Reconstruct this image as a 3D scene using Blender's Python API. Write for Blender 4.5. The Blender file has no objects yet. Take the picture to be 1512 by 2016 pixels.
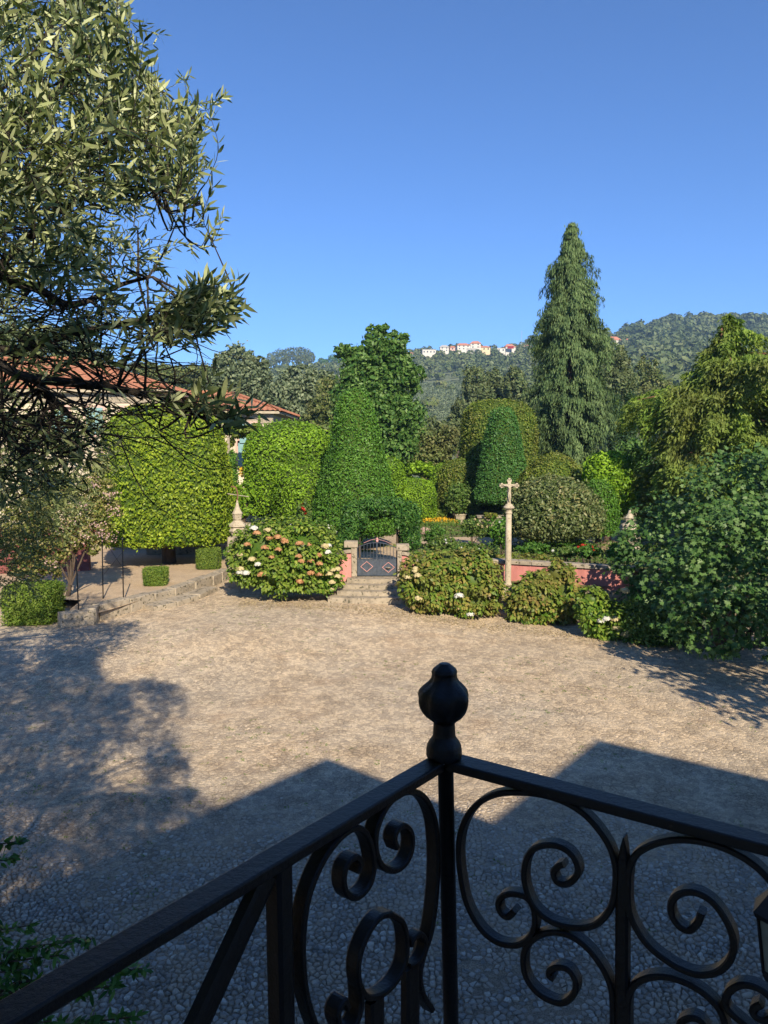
import bpy, math, random
import numpy as np
from mathutils import Vector
R = math.radians
random.seed(7)
sc = bpy.context.scene
col = sc.collection
# ------------------------------------------------------------------ camera
F = 1514.0; CAMZ = 6.1; PITCH = math.atan(130 / F)
cd = bpy.data.cameras.new('camera'); cam = bpy.data.objects.new('camera', cd); col.objects.link(cam)
cam.location = (0, 0, CAMZ); cam.rotation_euler = (math.pi / 2 - PITCH, 0, 0)
cd.sensor_fit = 'VERTICAL'; cd.sensor_height = 36.0; cd.lens = 36.0 * F / 2016
cd.clip_start = 0.05; cd.clip_end = 6000
sc.camera = cam
# ------------------------------------------------------------------ light
SUN_EL = R(32.0); TR = np.array([-0.26, 0.9656, 0.0])      # horizontal travel of the light
w = bpy.data.worlds.new('World'); sc.world = w; w.use_nodes = True
nt = w.node_tree; nt.nodes.clear()
sky = nt.nodes.new('ShaderNodeTexSky'); sky.sky_type = 'NISHITA'; sky.sun_disc = False
sky.sun_elevation = SUN_EL; sky.sun_rotation = math.atan2(-TR[0], -TR[1])
sky.altitude = 600; sky.air_density = 0.78; sky.dust_density = 0.0; sky.ozone_density = 10.0
bg = nt.nodes.new('ShaderNodeBackground'); bg.inputs[1].default_value = 0.108
wo = nt.nodes.new('ShaderNodeOutputWorld')
nt.links.new(sky.outputs[0], bg.inputs[0]); nt.links.new(bg.outputs[0], wo.inputs[0])
sl = bpy.data.lights.new('sun', 'SUN'); sl.energy = 4.8; sl.angle = R(0.53); sl.color = (1.0, 0.87, 0.68)
so = bpy.data.objects.new('sun', sl); col.objects.link(so); so.location = (20, -40, 40)
ldir = Vector((TR[0] * math.cos(SUN_EL), TR[1] * math.cos(SUN_EL), -math.sin(SUN_EL)))
so.rotation_euler = ldir.to_track_quat('-Z', 'Y').to_euler()
sc.view_settings.view_transform = 'Standard'; sc.view_settings.look = 'None'
sc.view_settings.exposure = 0.9; sc.view_settings.gamma = 1; sc.view_settings.use_curve_mapping = False
cy = sc.cycles
cy.use_denoising = True; cy.max_bounces = 6; cy.diffuse_bounces = 3; cy.glossy_bounces = 2
cy.transmission_bounces = 4; cy.transparent_max_bounces = 6; cy.volume_bounces = 0; cy.caustics_reflective = False; cy.caustics_refractive = False
cy.use_adaptive_sampling = True; cy.adaptive_threshold = 0.015

# ------------------------------------------------------------------ helpers
fw = np.array([0, math.cos(PITCH), -math.sin(PITCH)]); up = np.array([0, math.sin(PITCH), math.cos(PITCH)])
def ray(px, py):
    return fw + np.array([1.0, 0, 0]) * (px - 756) / F + up * (1008 - py) / F
def P(px, py, Y):
    d = ray(px, py); d = d * (Y / d[1]); return np.array([d[0], d[1], d[2] + CAMZ])
def PZ(px, py, z):
    d = ray(px, py); t = (z - CAMZ) / d[2]; return np.array([d[0] * t, d[1] * t, z])
def proj(p):
    p = np.asarray(p, float); q = p - np.array([0, 0, CAMZ])
    dz = q @ fw; dz = np.where(np.abs(dz) < 1e-6, 1e-6, dz)
    return 756 + F * q[..., 0] / dz, 1008 - F * (q @ up) / dz, dz
def inpoly(x, y, poly):
    x = np.atleast_1d(x); y = np.atleast_1d(y); c = np.zeros(len(x), bool); n = len(poly); j = n - 1
    for i in range(n):
        xi, yi = poly[i]; xj, yj = poly[j]
        c ^= ((yi > y) != (yj > y)) & (x < (xj - xi) * (y - yi) / (yj - yi + 1e-12) + xi); j = i
    return c
def sstep(x, a, b):
    t = np.clip((x - a) / (b - a), 0, 1); return t * t * (3 - 2 * t)
def nrm(v):
    return v / (np.linalg.norm(v, axis=-1, keepdims=True) + 1e-9)
W = {}
def thing(name, label, cat, loc=(0, 0, 0), group=None):
    o = bpy.data.objects.new(name, None); col.objects.link(o); o.location = tuple(loc); o.empty_display_size = 0.2
    o['label'] = label; o['category'] = cat
    if group: o['group'] = group
    W[o.name] = np.array(loc, float); return o
def tag(o, label=None, cat=None, group=None, kind=None):
    if label: o['label'] = label
    if cat: o['category'] = cat
    if group: o['group'] = group
    if kind: o['kind'] = kind
    return o
def rawmesh(name, v, faces=None, tri=None, rnd=None, smooth=False):
    """v (n,3); tri: (m,3) or (m,4) array for fast path, or faces list"""
    me = bpy.data.meshes.new(name)
    if tri is not None:
        tri = np.asarray(tri, np.int32); m, k = tri.shape
        me.vertices.add(len(v)); me.vertices.foreach_set('co', np.asarray(v, np.float32).ravel())
        me.loops.add(m * k); me.loops.foreach_set('vertex_index', tri.ravel())
        me.polygons.add(m); me.polygons.foreach_set('loop_start', np.arange(0, m * k, k, dtype=np.int32))
        me.polygons.foreach_set('loop_total', np.full(m, k, np.int32))
        me.update(calc_edges=True); me.validate()
    else:
        me.from_pydata([tuple(map(float, a)) for a in v], [], faces); me.update()
    if rnd is not None and len(rnd) == len(me.polygons):
        a = me.attributes.new('rnd', 'FLOAT', 'FACE'); a.data.foreach_set('value', np.asarray(rnd, np.float32))
    if smooth: me.polygons.foreach_set('use_smooth', np.ones(len(me.polygons), bool))
    return me
def mk(name, v, faces, mat, parent=None, tri=None, rnd=None, smooth=False, origin=None):
    v = np.asarray(v, float)
    if parent is not None: base = W[parent.name]
    elif origin is not None: base = np.array(origin, float)
    else: base = np.zeros(3)
    me = rawmesh(name, v - base, faces, tri, rnd, smooth); me.materials.append(mat)
    o = bpy.data.objects.new(name, me); col.objects.link(o)
    if parent is not None: o.parent = parent; W[o.name] = W[parent.name]
    else: o.location = tuple(base); W[o.name] = base
    return o
class MB:
    def __init__(s): s.v = []; s.f = []
    def add(s, v, f):
        b = len(s.v); s.v += [tuple(map(float, a)) for a in v]; s.f += [tuple(i + b for i in a) for a in f]; return s
    def box(s, c, d, rz=0.0, taper=1.0):
        x, y, z = [a / 2 for a in d]; ca, sa = math.cos(rz), math.sin(rz); vs = []
        for k, zz in ((1, -z), (taper, z)):
            for a, b in ((-x, -y), (x, -y), (x, y), (-x, y)):
                a *= k; b *= k; vs.append((c[0] + a * ca - b * sa, c[1] + a * sa + b * ca, c[2] + zz))
        return s.add(vs, [(3, 2, 1, 0), (4, 5, 6, 7), (0, 1, 5, 4), (1, 2, 6, 5), (2, 3, 7, 6), (3, 0, 4, 7)])
    def hexa(s, p):   # 8 points bottom4, top4
        return s.add(p, [(3, 2, 1, 0), (4, 5, 6, 7), (0, 1, 5, 4), (1, 2, 6, 5), (2, 3, 7, 6), (3, 0, 4, 7)])
    def lathe(s, prof, c, n=16, rot=0.0, fn=None):   # prof [(r,z)]
        vs = []; fs = []
        for i, (r, z) in enumerate(prof):
            for k in range(n):
                a = rot + 2 * math.pi * k / n; rr = r * (fn(a, z) if fn else 1)
                vs.append((c[0] + rr * math.cos(a), c[1] + rr * math.sin(a), c[2] + z))
        for i in range(len(prof) - 1):
            for k in range(n):
                a, b = i * n + k, i * n + (k + 1) % n; fs.append((a, b, b + n, a + n))
        fs.append(tuple(range(n - 1, -1, -1))); m = (len(prof) - 1) * n; fs.append(tuple(range(m, m + n)))
        return s.add(vs, fs)
    def tube(s, pts, rad, n=6):
        v, f = tube_geo(pts, rad, n); return s.add(v, f)
    def strap(s, pts, wdir, half_t, width, offset=0.0):
        """flat bar swept along pts, thin in plane, wide along wdir"""
        pts = np.asarray(pts, float); m = len(pts); wd = np.array(wdir, float); vs = []
        for i in range(m):
            t = pts[min(i + 1, m - 1)] - pts[max(i - 1, 0)]; t /= np.linalg.norm(t) + 1e-9
            q = np.cross(t, wd); q /= np.linalg.norm(q) + 1e-9
            ht = half_t[i] if hasattr(half_t, '__len__') else half_t
            a = pts[i] + wd * offset; b = a + wd * width; c = 0.12 * width
            vs += [a + q * ht * 0.6, a + wd * c + q * ht, b - wd * c + q * ht, b + q * ht * .6, b - q * ht * .6, b - wd * c - q * ht, a + wd * c - q * ht, a - q * ht * 0.6]
        fs = []
        for i in range(m - 1):
            for k in range(8):
                fs.append((i * 8 + k, i * 8 + (k + 1) % 8, (i + 1) * 8 + (k + 1) % 8, (i + 1) * 8 + k))
        fs.append(tuple(range(7, -1, -1))); fs.append(tuple(range((m - 1) * 8, m * 8)))
        return s.add(vs, fs)
    def mk(s, name, mat, parent=None, smooth=False, origin=None, bevel=0):
        o = mk(name, s.v, s.f, mat, parent, smooth=smooth, origin=origin)
        if bevel:
            m = o.modifiers.new('b', 'BEVEL'); m.width = bevel; m.segments = 2; m.limit_method = 'ANGLE'
        return o
def tube_geo(pts, rad, n=6):
    pts = np.asarray(pts, float); m = len(pts); vs = []; fs = []
    ref = np.array([0.3, 0.2, 1.0]); 
    t0 = pts[-1] - pts[0]
    if abs(nrm(t0) @ nrm(ref)) > .9: ref = np.array([1.0, 0.3, 0.1])
    for i in range(m):
        t = pts[min(i + 1, m - 1)] - pts[max(i - 1, 0)]; t = nrm(t); a = nrm(np.cross(t, ref)); b = np.cross(t, a)
        r = rad[i] if hasattr(rad, '__len__') else rad
        for k in range(n):
            g = 2 * math.pi * k / n; vs.append(pts[i] + (a * math.cos(g) + b * math.sin(g)) * r)
    for i in range(m - 1):
        for k in range(n):
            fs.append((i * n + k, i * n + (k + 1) % n, (i + 1) * n + (k + 1) % n, (i + 1) * n + k))
    fs.append(tuple(range(n))); fs.append(tuple(range((m - 1) * n, m * n)))
    return vs, fs
def smooth_path(pts, k=6):
    pts = [np.asarray(p, float) for p in pts]; out = []
    P_ = [2 * pts[0] - pts[1]] + pts + [2 * pts[-1] - pts[-2]]
    for i in range(1, len(P_) - 2):
        for j in range(k):
            t = j / k; a, b, c, d = P_[i - 1], P_[i], P_[i + 1], P_[i + 2]
            out.append(0.5 * ((2 * b) + (c - a) * t + (2 * a - 5 * b + 4 * c - d) * t * t + (-a + 3 * b - 3 * c + d) * t ** 3))
    out.append(pts[-1]); return out

# ------------------------------------------------------------------ materials
def newmat(name):
    m = bpy.data.materials.new(name); m.use_nodes = True; n = m.node_tree; n.nodes.clear()
    o = n.nodes.new('ShaderNodeOutputMaterial'); return m, n, o
def noise(n, scale, detail=4, rough=.6, vec=None, dist=0):
    t = n.nodes.new('ShaderNodeTexNoise'); t.inputs['Scale'].default_value = scale; t.inputs['Detail'].default_value = detail
    t.inputs['Roughness'].default_value = rough; t.inputs['Distortion'].default_value = dist
    if vec is not None: n.links.new(vec, t.inputs['Vector'])
    return t
def ramp(n, src, stops):
    r = n.nodes.new('ShaderNodeValToRGB'); e = r.color_ramp.elements
    while len(e) < len(stops): e.new(0.5)
    for i, (p, c) in enumerate(stops): e[i].position = p; e[i].color = (c[0], c[1], c[2], 1)
    n.links.new(src, r.inputs[0]); return r
def mixc(n, fac, a, b, mode='MIX'):
    m = n.nodes.new('ShaderNodeMix'); m.data_type = 'RGBA'; m.blend_type = mode
    for s, v in ((0, fac), (6, a), (7, b)):
        if hasattr(v, 'links'): n.links.new(v, m.inputs[s])
        elif s == 0: m.inputs[0].default_value = v
        else: m.inputs[s].default_value = (v[0], v[1], v[2], 1)
    return m.outputs[2]
def leafmat(name, cols, transl=0.28, rough=0.45, spec=0.4, patch=None, tcol=None, gain=1.0):
    m, n, o = newmat(name); a = n.nodes.new('ShaderNodeAttribute'); a.attribute_name = 'rnd'
    k = len(cols); stops = [((i + .0) / (k - 1), (c[0] * 1.25 * gain, c[1] * 1.32 * gain, c[2] * 1.12 * gain)) for i, c in enumerate(cols)] if cols[0][0] < .2 else [(i / (k - 1), c) for i, c in enumerate(cols)]
    r = ramp(n, a.outputs['Fac'], stops); c = r.outputs[0]
    g = n.nodes.new('ShaderNodeNewGeometry'); nz = noise(n, patch[0] if patch else .9, 3, .5, g.outputs['Position'])
    rr = ramp(n, nz.outputs['Fac'], [(0.38, (0, 0, 0)), (0.66, (1, 1, 1))])
    if patch:
        c = mixc(n, rr.outputs[0], c, mixc(n, 0.55, c, patch[1]))
    pb = n.nodes.new('ShaderNodeBsdfPrincipled'); pb.inputs['Roughness'].default_value = rough
    pb.inputs['Specular IOR Level'].default_value = spec * .4; n.links.new(c, pb.inputs['Base Color'])
    tl = n.nodes.new('ShaderNodeBsdfTranslucent'); 
    tc = mixc(n, 1.0, c, tcol if tcol else (1.0, 1.15, 0.5), 'MULTIPLY'); n.links.new(tc, tl.inputs['Color'])
    mx = n.nodes.new('ShaderNodeMixShader'); mx.inputs[0].default_value = transl
    n.links.new(pb.outputs[0], mx.inputs[1]); n.links.new(tl.outputs[0], mx.inputs[2]); n.links.new(mx.outputs[0], o.inputs[0]); return m
def surf(name, stops, scale=6, detail=6, rough=.85, bump=.3, bscale=None, dist=0, spec=.3, metal=0, speck=None, stretch=None):
    m, n, o = newmat(name); tc = n.nodes.new('ShaderNodeTexCoord'); vec = tc.outputs['Object']
    if stretch:
        mp = n.nodes.new('ShaderNodeMapping'); mp.inputs['Scale'].default_value = stretch; n.links.new(vec, mp.inputs[0]); vec2 = mp.outputs[0]
    else: vec2 = vec
    a = noise(n, scale, detail, .62, vec2, dist); r = ramp(n, a.outputs['Fac'], stops); c = r.outputs[0]
    if speck:
        b = noise(n, speck[0], 2, .5, vec); q = ramp(n, b.outputs['Fac'], [(speck[2], (0, 0, 0)), (speck[2] + .08, (1, 1, 1))]); c = mixc(n, q.outputs[0], c, speck[1])
    pb = n.nodes.new('ShaderNodeBsdfPrincipled'); n.links.new(c, pb.inputs['Base Color']); pb.inputs['Roughness'].default_value = rough
    pb.inputs['Specular IOR Level'].default_value = spec; pb.inputs['Metallic'].default_value = metal
    bb = noise(n, bscale or scale * 4, 6, .7, vec); bp = n.nodes.new('ShaderNodeBump'); bp.inputs['Strength'].default_value = bump; bp.inputs['Distance'].default_value = .02
    n.links.new(bb.outputs['Fac'], bp.inputs['Height']); n.links.new(bp.outputs[0], pb.inputs['Normal']); n.links.new(pb.outputs[0], o.inputs[0]); return m
M = {}
M['iron'] = surf('black_iron', [(.3, (.0015, .002, .003)), (.7, (.005, .006, .009))], 30, rough=.38, bump=.25, bscale=110, spec=.36, speck=(75, (.03, .022, .016), .69))
M['granite'] = surf('granite', [(.25, (.17, .145, .11)), (.5, (.32, .27, .20)), (.8, (.42, .36, .27))], 3, rough=.9, bump=.6, speck=(9, (.10, .09, .06), .58))
M['granite_pale'] = surf('granite_pale', [(.25, (.30, .25, .17)), (.55, (.42, .36, .26)), (.85, (.50, .44, .33))], 5, rough=.9, bump=.5, speck=(14, (.20, .17, .11), .62))
M['pink'] = surf('pink_plaster', [(.25, (.30, .12, .10)), (.5, (.48, .19, .165)), (.8, (.56, .27, .235))], 2.2, rough=.9, bump=.3, stretch=(1, 1, .25), speck=(5, (.28, .12, .10), .66))
M['darkred'] = surf('dark_red_plaster', [(.3, (.14, .045, .04)), (.7, (.24, .08, .07))], 2, rough=.9, bump=.3)
M['gate'] = surf('gate_blue_metal', [(.3, (.035, .045, .06)), (.7, (.07, .085, .11))], 8, rough=.55, bump=.2, speck=(25, (.16, .15, .13), .66))
M['gate_pink'] = surf('gate_pink_paint', [(.3, (.50, .24, .22)), (.7, (.62, .34, .31))], 8, rough=.6)
M['cream'] = surf('cream_plaster', [(.3, (.50, .42, .30)), (.7, (.62, .54, .41))], .8, rough=.9, bump=.1)
M['white'] = surf('white_plaster', [(.3, (.50, .47, .41)), (.7, (.60, .57, .51))], .3, rough=.9, bump=.1)
M['ochre'] = surf('ochre_plaster', [(.3, (.56, .44, .26)), (.7, (.66, .54, .34))], .3, rough=.9, bump=.1)
M['rosewall'] = surf('rose_plaster', [(.3, (.52, .34, .28)), (.7, (.60, .42, .35))], .3, rough=.9, bump=.1)
M['concrete'] = surf('concrete', [(.3, (.33, .31, .28)), (.7, (.42, .40, .36))], .5, rough=.9, bump=.1)
M['tile'] = surf('clay_tile', [(.2, (.20, .085, .05)), (.5, (.36, .15, .085)), (.85, (.46, .25, .15))], 3.5, rough=.85, bump=.5, speck=(1.7, (.30, .16, .10), .62))
M['fartile'] = surf('far_clay_tile', [(.3, (.38, .14, .08)), (.7, (.50, .22, .13))], .6, rough=.85, bump=.2)
M['window'] = surf('dark_window', [(.3, (.03, .04, .05)), (.7, (.07, .08, .09))], 1, rough=.2, bump=0)
M['teal'] = surf('teal_shutter', [(.3, (.16, .30, .31)), (.7, (.22, .38, .39))], 4, rough=.6, bump=.1)
M['bark'] = surf('bark', [(.3, (.045, .032, .022)), (.7, (.12, .09, .065))], 8, rough=.95, bump=1, stretch=(1, 1, .25))
M['redbark'] = surf('red_bark', [(.3, (.13, .06, .035)), (.7, (.24, .12, .075))], 8, rough=.95, bump=1, stretch=(1, 1, .25))
M['twig'] = surf('olive_twig', [(.3, (.022, .018, .014)), (.7, (.06, .05, .04))], 20, rough=.9, bump=.5)
M['glass'] = surf('lantern_glass', [(.3, (.16, .17, .14)), (.7, (.24, .25, .20))], 4, rough=.15, bump=0, spec=.6)
M['blue_paint'] = surf('grey_paint', [(.3, (.30, .33, .36)), (.7, (.38, .40, .43))], 2, rough=.6, bump=.1)
# foliage
M['olive'] = leafmat('olive_leaf', [(.045, .065, .03), (.09, .115, .05), (.18, .20, .09), (.30, .32, .18), (.44, .45, .30)], .25, .42, .6, tcol=(1.0, 1.1, .6))
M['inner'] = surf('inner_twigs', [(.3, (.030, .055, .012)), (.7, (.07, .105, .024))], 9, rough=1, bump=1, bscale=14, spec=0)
M['box_yellow'] = leafmat('bright_hedge_leaf', [(.055, .11, .010), (.12, .17, .014), (.19, .235, .022), (.26, .29, .035)], .30, .42, .45, patch=(.7, (.085, .135, .015)), gain=1.3)
M['box_lime'] = leafmat('lime_hedge_leaf', [(.05, .11, .010), (.11, .19, .014), (.16, .25, .02), (.20, .30, .03)], .30, .42, .45, patch=(.6, (.05, .12, .015)), gain=1.25)
M['box_dark'] = leafmat('dark_hedge_leaf', [(.024, .065, .010), (.042, .098, .014), (.062, .13, .020), (.085, .16, .030)], .25, .42, .5, gain=1.3)
M['box_deep'] = leafmat('deep_green_leaf', [(.020, .060, .016), (.034, .088, .022), (.050, .115, .028), (.068, .14, .038)], .22, .42, .5, gain=1.2)
M['box_mid'] = leafmat('mid_hedge_leaf', [(.045, .085, .012), (.085, .125, .018), (.125, .155, .028), (.17, .17, .045)], .25, .42, .45, patch=(.8, (.12, .11, .03)), gain=1.15)
M['dome'] = leafmat('dome_leaf', [(.045, .065, .022), (.08, .10, .04), (.13, .15, .07), (.20, .17, .08)], .2, .42, .5)
M['clip_box'] = leafmat('clipped_box_leaf', [(.03, .07, .012), (.075, .12, .018), (.12, .16, .03), (.15, .18, .04)], .25, .45, .4, gain=1.2)
M['hydra'] = leafmat('hydrangea_leaf', [(.035, .085, .010), (.085, .15, .016), (.15, .21, .03), (.24, .27, .06)], .3, .42, .5, patch=(1.2, (.12, .16, .03)))
M['hydra_dry'] = leafmat('hydrangea_dry_leaf', [(.045, .095, .012), (.08, .14, .018), (.13, .18, .03), (.19, .20, .045), (.24, .16, .06)], .28, .45, .45, patch=(1.3, (.17, .13, .045)))
M['fig'] = leafmat('fig_leaf', [(.020, .055, .014), (.042, .088, .024), (.068, .125, .038), (.11, .17, .065)], .25, .45, .6)
M['conifer'] = leafmat('weeping_conifer_leaf', [(.034, .062, .028), (.062, .098, .042), (.10, .14, .062), (.15, .185, .09)], .2, .6, .3, patch=(.5, (.075, .11, .045)), gain=1.2)
M['cedar'] = leafmat('cedar_leaf', [(.045, .085, .016), (.095, .15, .026), (.15, .21, .04), (.22, .26, .06)], .25, .55, .3, patch=(.4, (.15, .13, .05)), gain=1.12)
M['broad'] = leafmat('broadleaf', [(.025, .065, .016), (.045, .095, .022), (.075, .13, .035), (.11, .17, .05)], .28, .42, .45, gain=1.15)
M['greyolive'] = leafmat('grey_olive_leaf', [(.055, .075, .045), (.095, .12, .075), (.15, .175, .115), (.20, .22, .15)], .25, .5, .4)
M['euca'] = leafmat('eucalyptus_leaf', [(.042, .068, .032), (.08, .108, .050), (.12, .15, .072), (.17, .18, .095)], .25, .5, .4, patch=(.25, (.09, .10, .04)))
M['scrub'] = leafmat('scrub_leaf', [(.045, .072, .024), (.085, .118, .038), (.13, .155, .056), (.18, .175, .08)], .25, .5, .4, patch=(.3, (.12, .11, .05)))
M['cypress'] = leafmat('cypress_leaf', [(.014, .034, .018), (.026, .052, .026), (.045, .075, .035)], .15, .5, .35)
M['rose'] = leafmat('rose_leaf', [(.03, .07, .016), (.06, .11, .025), (.10, .15, .04), (.15, .18, .06)], .3, .45, .45)
M['feather'] = leafmat('feathery_leaf', [(.03, .085, .015), (.06, .13, .025), (.09, .17, .035)], .3, .5, .4)
M['jasmine'] = leafmat('arch_leaf', [(.018, .060, .014), (.035, .09, .02), (.06, .13, .03), (.09, .17, .04)], .28, .4, .5)
M['crape'] = leafmat('crape_leaf', [(.05, .075, .02), (.10, .12, .03), (.17, .17, .05), (.22, .20, .08), (.34, .26, .15)], .3, .5, .4)
M['blossom_pink'] = leafmat('pink_blossom', [(.45, .27, .26), (.58, .40, .38), (.66, .48, .36)], .35, .6, .3, tcol=(1, .9, .85))
M['fl_white'] = leafmat('white_petal', [(.62, .62, .55), (.75, .75, .70)], .3, .6, .3, tcol=(1, 1, 1))
M['fl_cream'] = leafmat('cream_petal', [(.50, .43, .22), (.66, .58, .34)], .3, .6, .3, tcol=(1, 1, .9))
M['fl_rust'] = leafmat('rust_petal', [(.34, .16, .07), (.48, .26, .12), (.56, .36, .19)], .25, .7, .2, tcol=(1, .8, .6))
M['fl_yellow'] = leafmat('yellow_petal', [(.55, .32, .02), (.68, .46, .04)], .3, .6, .3, tcol=(1, 1, .6))
M['fl_red'] = leafmat('red_petal', [(.35, .02, .015), (.50, .06, .03)], .3, .6, .3, tcol=(1, .6, .5))
M['weed'] = leafmat('weed_leaf', [(.06, .11, .03), (.12, .17, .05), (.20, .20, .08)], .3, .6, .3)
M['straw'] = leafmat('straw', [(.28, .22, .13), (.42, .34, .2)], .1, .7, .2)

def ground_material(name, cols, grey, stoney=1.0, soil=(.10, .075, .05)):
    m, n, o = newmat(name); tc = n.nodes.new('ShaderNodeTexCoord'); v = tc.outputs['Object']
    big = noise(n, .16, 5, .6, v, .5); mid = noise(n, 1.3, 6, .65, v); fine = noise(n, 22, 5, .7, v)
    c = ramp(n, mid.outputs['Fac'], [(.25, cols[0]), (.5, cols[1]), (.78, cols[2])]).outputs[0]
    bf = ramp(n, big.outputs['Fac'], [(.42, (0, 0, 0)), (.62, (1, 1, 1))])
    c = mixc(n, bf.outputs[0], c, mixc(n, .6, c, grey))
    # pebbles / stone heads
    vo = n.nodes.new('ShaderNodeTexVoronoi'); vo.inputs['Scale'].default_value = 8.5; n.links.new(v, vo.inputs['Vector'])
    vc = ramp(n, vo.outputs['Color'], [(.3, (.72, .72, .74)), (.7, (1.18, 1.15, 1.1))])
    c = mixc(n, .75 * stoney, c, vc.outputs[0], 'MULTIPLY')
    ve = n.nodes.new('ShaderNodeTexVoronoi'); ve.feature = 'DISTANCE_TO_EDGE'; ve.inputs['Scale'].default_value = 8.5; n.links.new(v, ve.inputs['Vector'])
    em = ramp(n, ve.outputs['Distance'], [(.0, (1, 1, 1)), (.12, (0, 0, 0))])
    pf = ramp(n, mid.outputs['Fac'], [(.4, (1, 1, 1)), (.6, (.15, .15, .15))])
    ef = mixc(n, 1.0, em.outputs[0], pf.outputs[0], 'MULTIPLY')
    em2 = mixc(n, 1.0, ef, (.55 * stoney,) * 3, 'MULTIPLY')
    c = mixc(n, em2, c, soil)
    ff = ramp(n, fine.outputs['Fac'], [(.3, (.60, .58, .56)), (.7, (1.34, 1.33, 1.3))]); c = mixc(n, .9, c, ff.outputs[0], 'MULTIPLY')
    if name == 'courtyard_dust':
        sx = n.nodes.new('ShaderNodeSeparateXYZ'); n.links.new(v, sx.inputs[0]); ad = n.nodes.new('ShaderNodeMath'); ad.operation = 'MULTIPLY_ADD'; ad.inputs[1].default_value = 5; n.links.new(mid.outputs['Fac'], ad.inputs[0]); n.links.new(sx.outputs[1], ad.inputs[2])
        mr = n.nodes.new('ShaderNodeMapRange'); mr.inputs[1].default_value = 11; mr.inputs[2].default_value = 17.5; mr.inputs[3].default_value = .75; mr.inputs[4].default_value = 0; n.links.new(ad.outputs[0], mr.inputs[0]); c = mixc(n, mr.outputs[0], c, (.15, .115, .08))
        n3 = noise(n, .35, 5, .65, v, 1.0); r3 = ramp(n, n3.outputs['Fac'], [(.54, (0, 0, 0)), (.72, (.4, .4, .4))]); c = mixc(n, r3.outputs[0], c, (.42, .28, .165))
        n4 = noise(n, 60, 3, .6, v); r4 = ramp(n, n4.outputs['Fac'], [(.36, (.55, .52, .48)), (.5, (1, 1, 1)), (.64, (1.35, 1.35, 1.35))]); c = mixc(n, .9, c, r4.outputs[0], 'MULTIPLY')
    pb = n.nodes.new('ShaderNodeBsdfPrincipled'); n.links.new(c, pb.inputs['Base Color']); pb.inputs['Roughness'].default_value = .92
    pb.inputs['Specular IOR Level'].default_value = .2
    bp = n.nodes.new('ShaderNodeBump'); bp.inputs['Strength'].default_value = .7; bp.inputs['Distance'].default_value = .025
    hs = n.nodes.new('ShaderNodeMath'); hs.operation = 'MULTIPLY_ADD'; hs.inputs[1].default_value = 1.6 * stoney
    cl = n.nodes.new('ShaderNodeMath'); cl.operation = 'MINIMUM'; cl.inputs[1].default_value = .25
    n.links.new(ve.outputs['Distance'], cl.inputs[0]); n.links.new(cl.outputs[0], hs.inputs[0]); n.links.new(fine.outputs['Fac'], hs.inputs[2])
    n.links.new(hs.outputs[0], bp.inputs['Height']); n.links.new(bp.outputs[0], pb.inputs['Normal']); n.links.new(pb.outputs[0], o.inputs[0]); return m
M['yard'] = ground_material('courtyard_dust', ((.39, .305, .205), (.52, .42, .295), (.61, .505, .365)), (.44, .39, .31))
M['sand'] = ground_material('garden_sand', ((.36, .27, .18), (.46, .35, .235), (.52, .41, .28)), (.42, .34, .25), .15)
M['soil'] = ground_material('garden_soil', ((.10, .10, .045), (.16, .15, .07), (.24, .19, .10)), (.09, .12, .04), .2)
M['hill'] = surf('hill_earth', [(.25, (.075, .105, .05)), (.5, (.13, .155, .08)), (.68, (.19, .20, .12)), (.85, (.32, .25, .16))], .012, detail=9, rough=.95, bump=.2, bscale=.3)
def stone_material():
    m, n, o = newmat('cobble'); a = n.nodes.new('ShaderNodeAttribute'); a.attribute_name = 'rnd'
    tc = n.nodes.new('ShaderNodeTexCoord'); r = ramp(n, a.outputs['Fac'], [(0, (.11, .11, .105)), (.4, (.20, .195, .185)), (.75, (.30, .29, .27)), (1, (.50, .48, .43))])
    nz = noise(n, 55, 6, .75, tc.outputs['Object']); q = ramp(n, nz.outputs['Fac'], [(.32, (.45, .44, .42)), (.68, (1.5, 1.46, 1.36))]); c = mixc(n, .9, r.outputs[0], q.outputs[0], 'MULTIPLY')
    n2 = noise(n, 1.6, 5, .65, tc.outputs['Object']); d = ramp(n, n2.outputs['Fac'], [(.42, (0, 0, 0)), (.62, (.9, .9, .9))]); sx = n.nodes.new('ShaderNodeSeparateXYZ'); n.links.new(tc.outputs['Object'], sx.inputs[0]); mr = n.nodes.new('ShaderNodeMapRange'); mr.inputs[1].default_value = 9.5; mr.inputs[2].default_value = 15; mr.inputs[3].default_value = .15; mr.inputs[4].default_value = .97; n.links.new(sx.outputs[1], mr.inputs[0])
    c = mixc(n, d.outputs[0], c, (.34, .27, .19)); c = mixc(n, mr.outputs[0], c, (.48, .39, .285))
    pb = n.nodes.new('ShaderNodeBsdfPrincipled'); n.links.new(c, pb.inputs['Base Color']); pb.inputs['Roughness'].default_value = .72; pb.inputs['Specular IOR Level'].default_value = .35
    bp = n.nodes.new('ShaderNodeBump'); bp.inputs['Strength'].default_value = .8; bp.inputs['Distance'].default_value = .01
    n.links.new(nz.outputs['Fac'], bp.inputs['Height']); n.links.new(bp.outputs[0], pb.inputs['Normal']); n.links.new(pb.outputs[0], o.inputs[0]); return m
M['cobble'] = stone_material()

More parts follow.
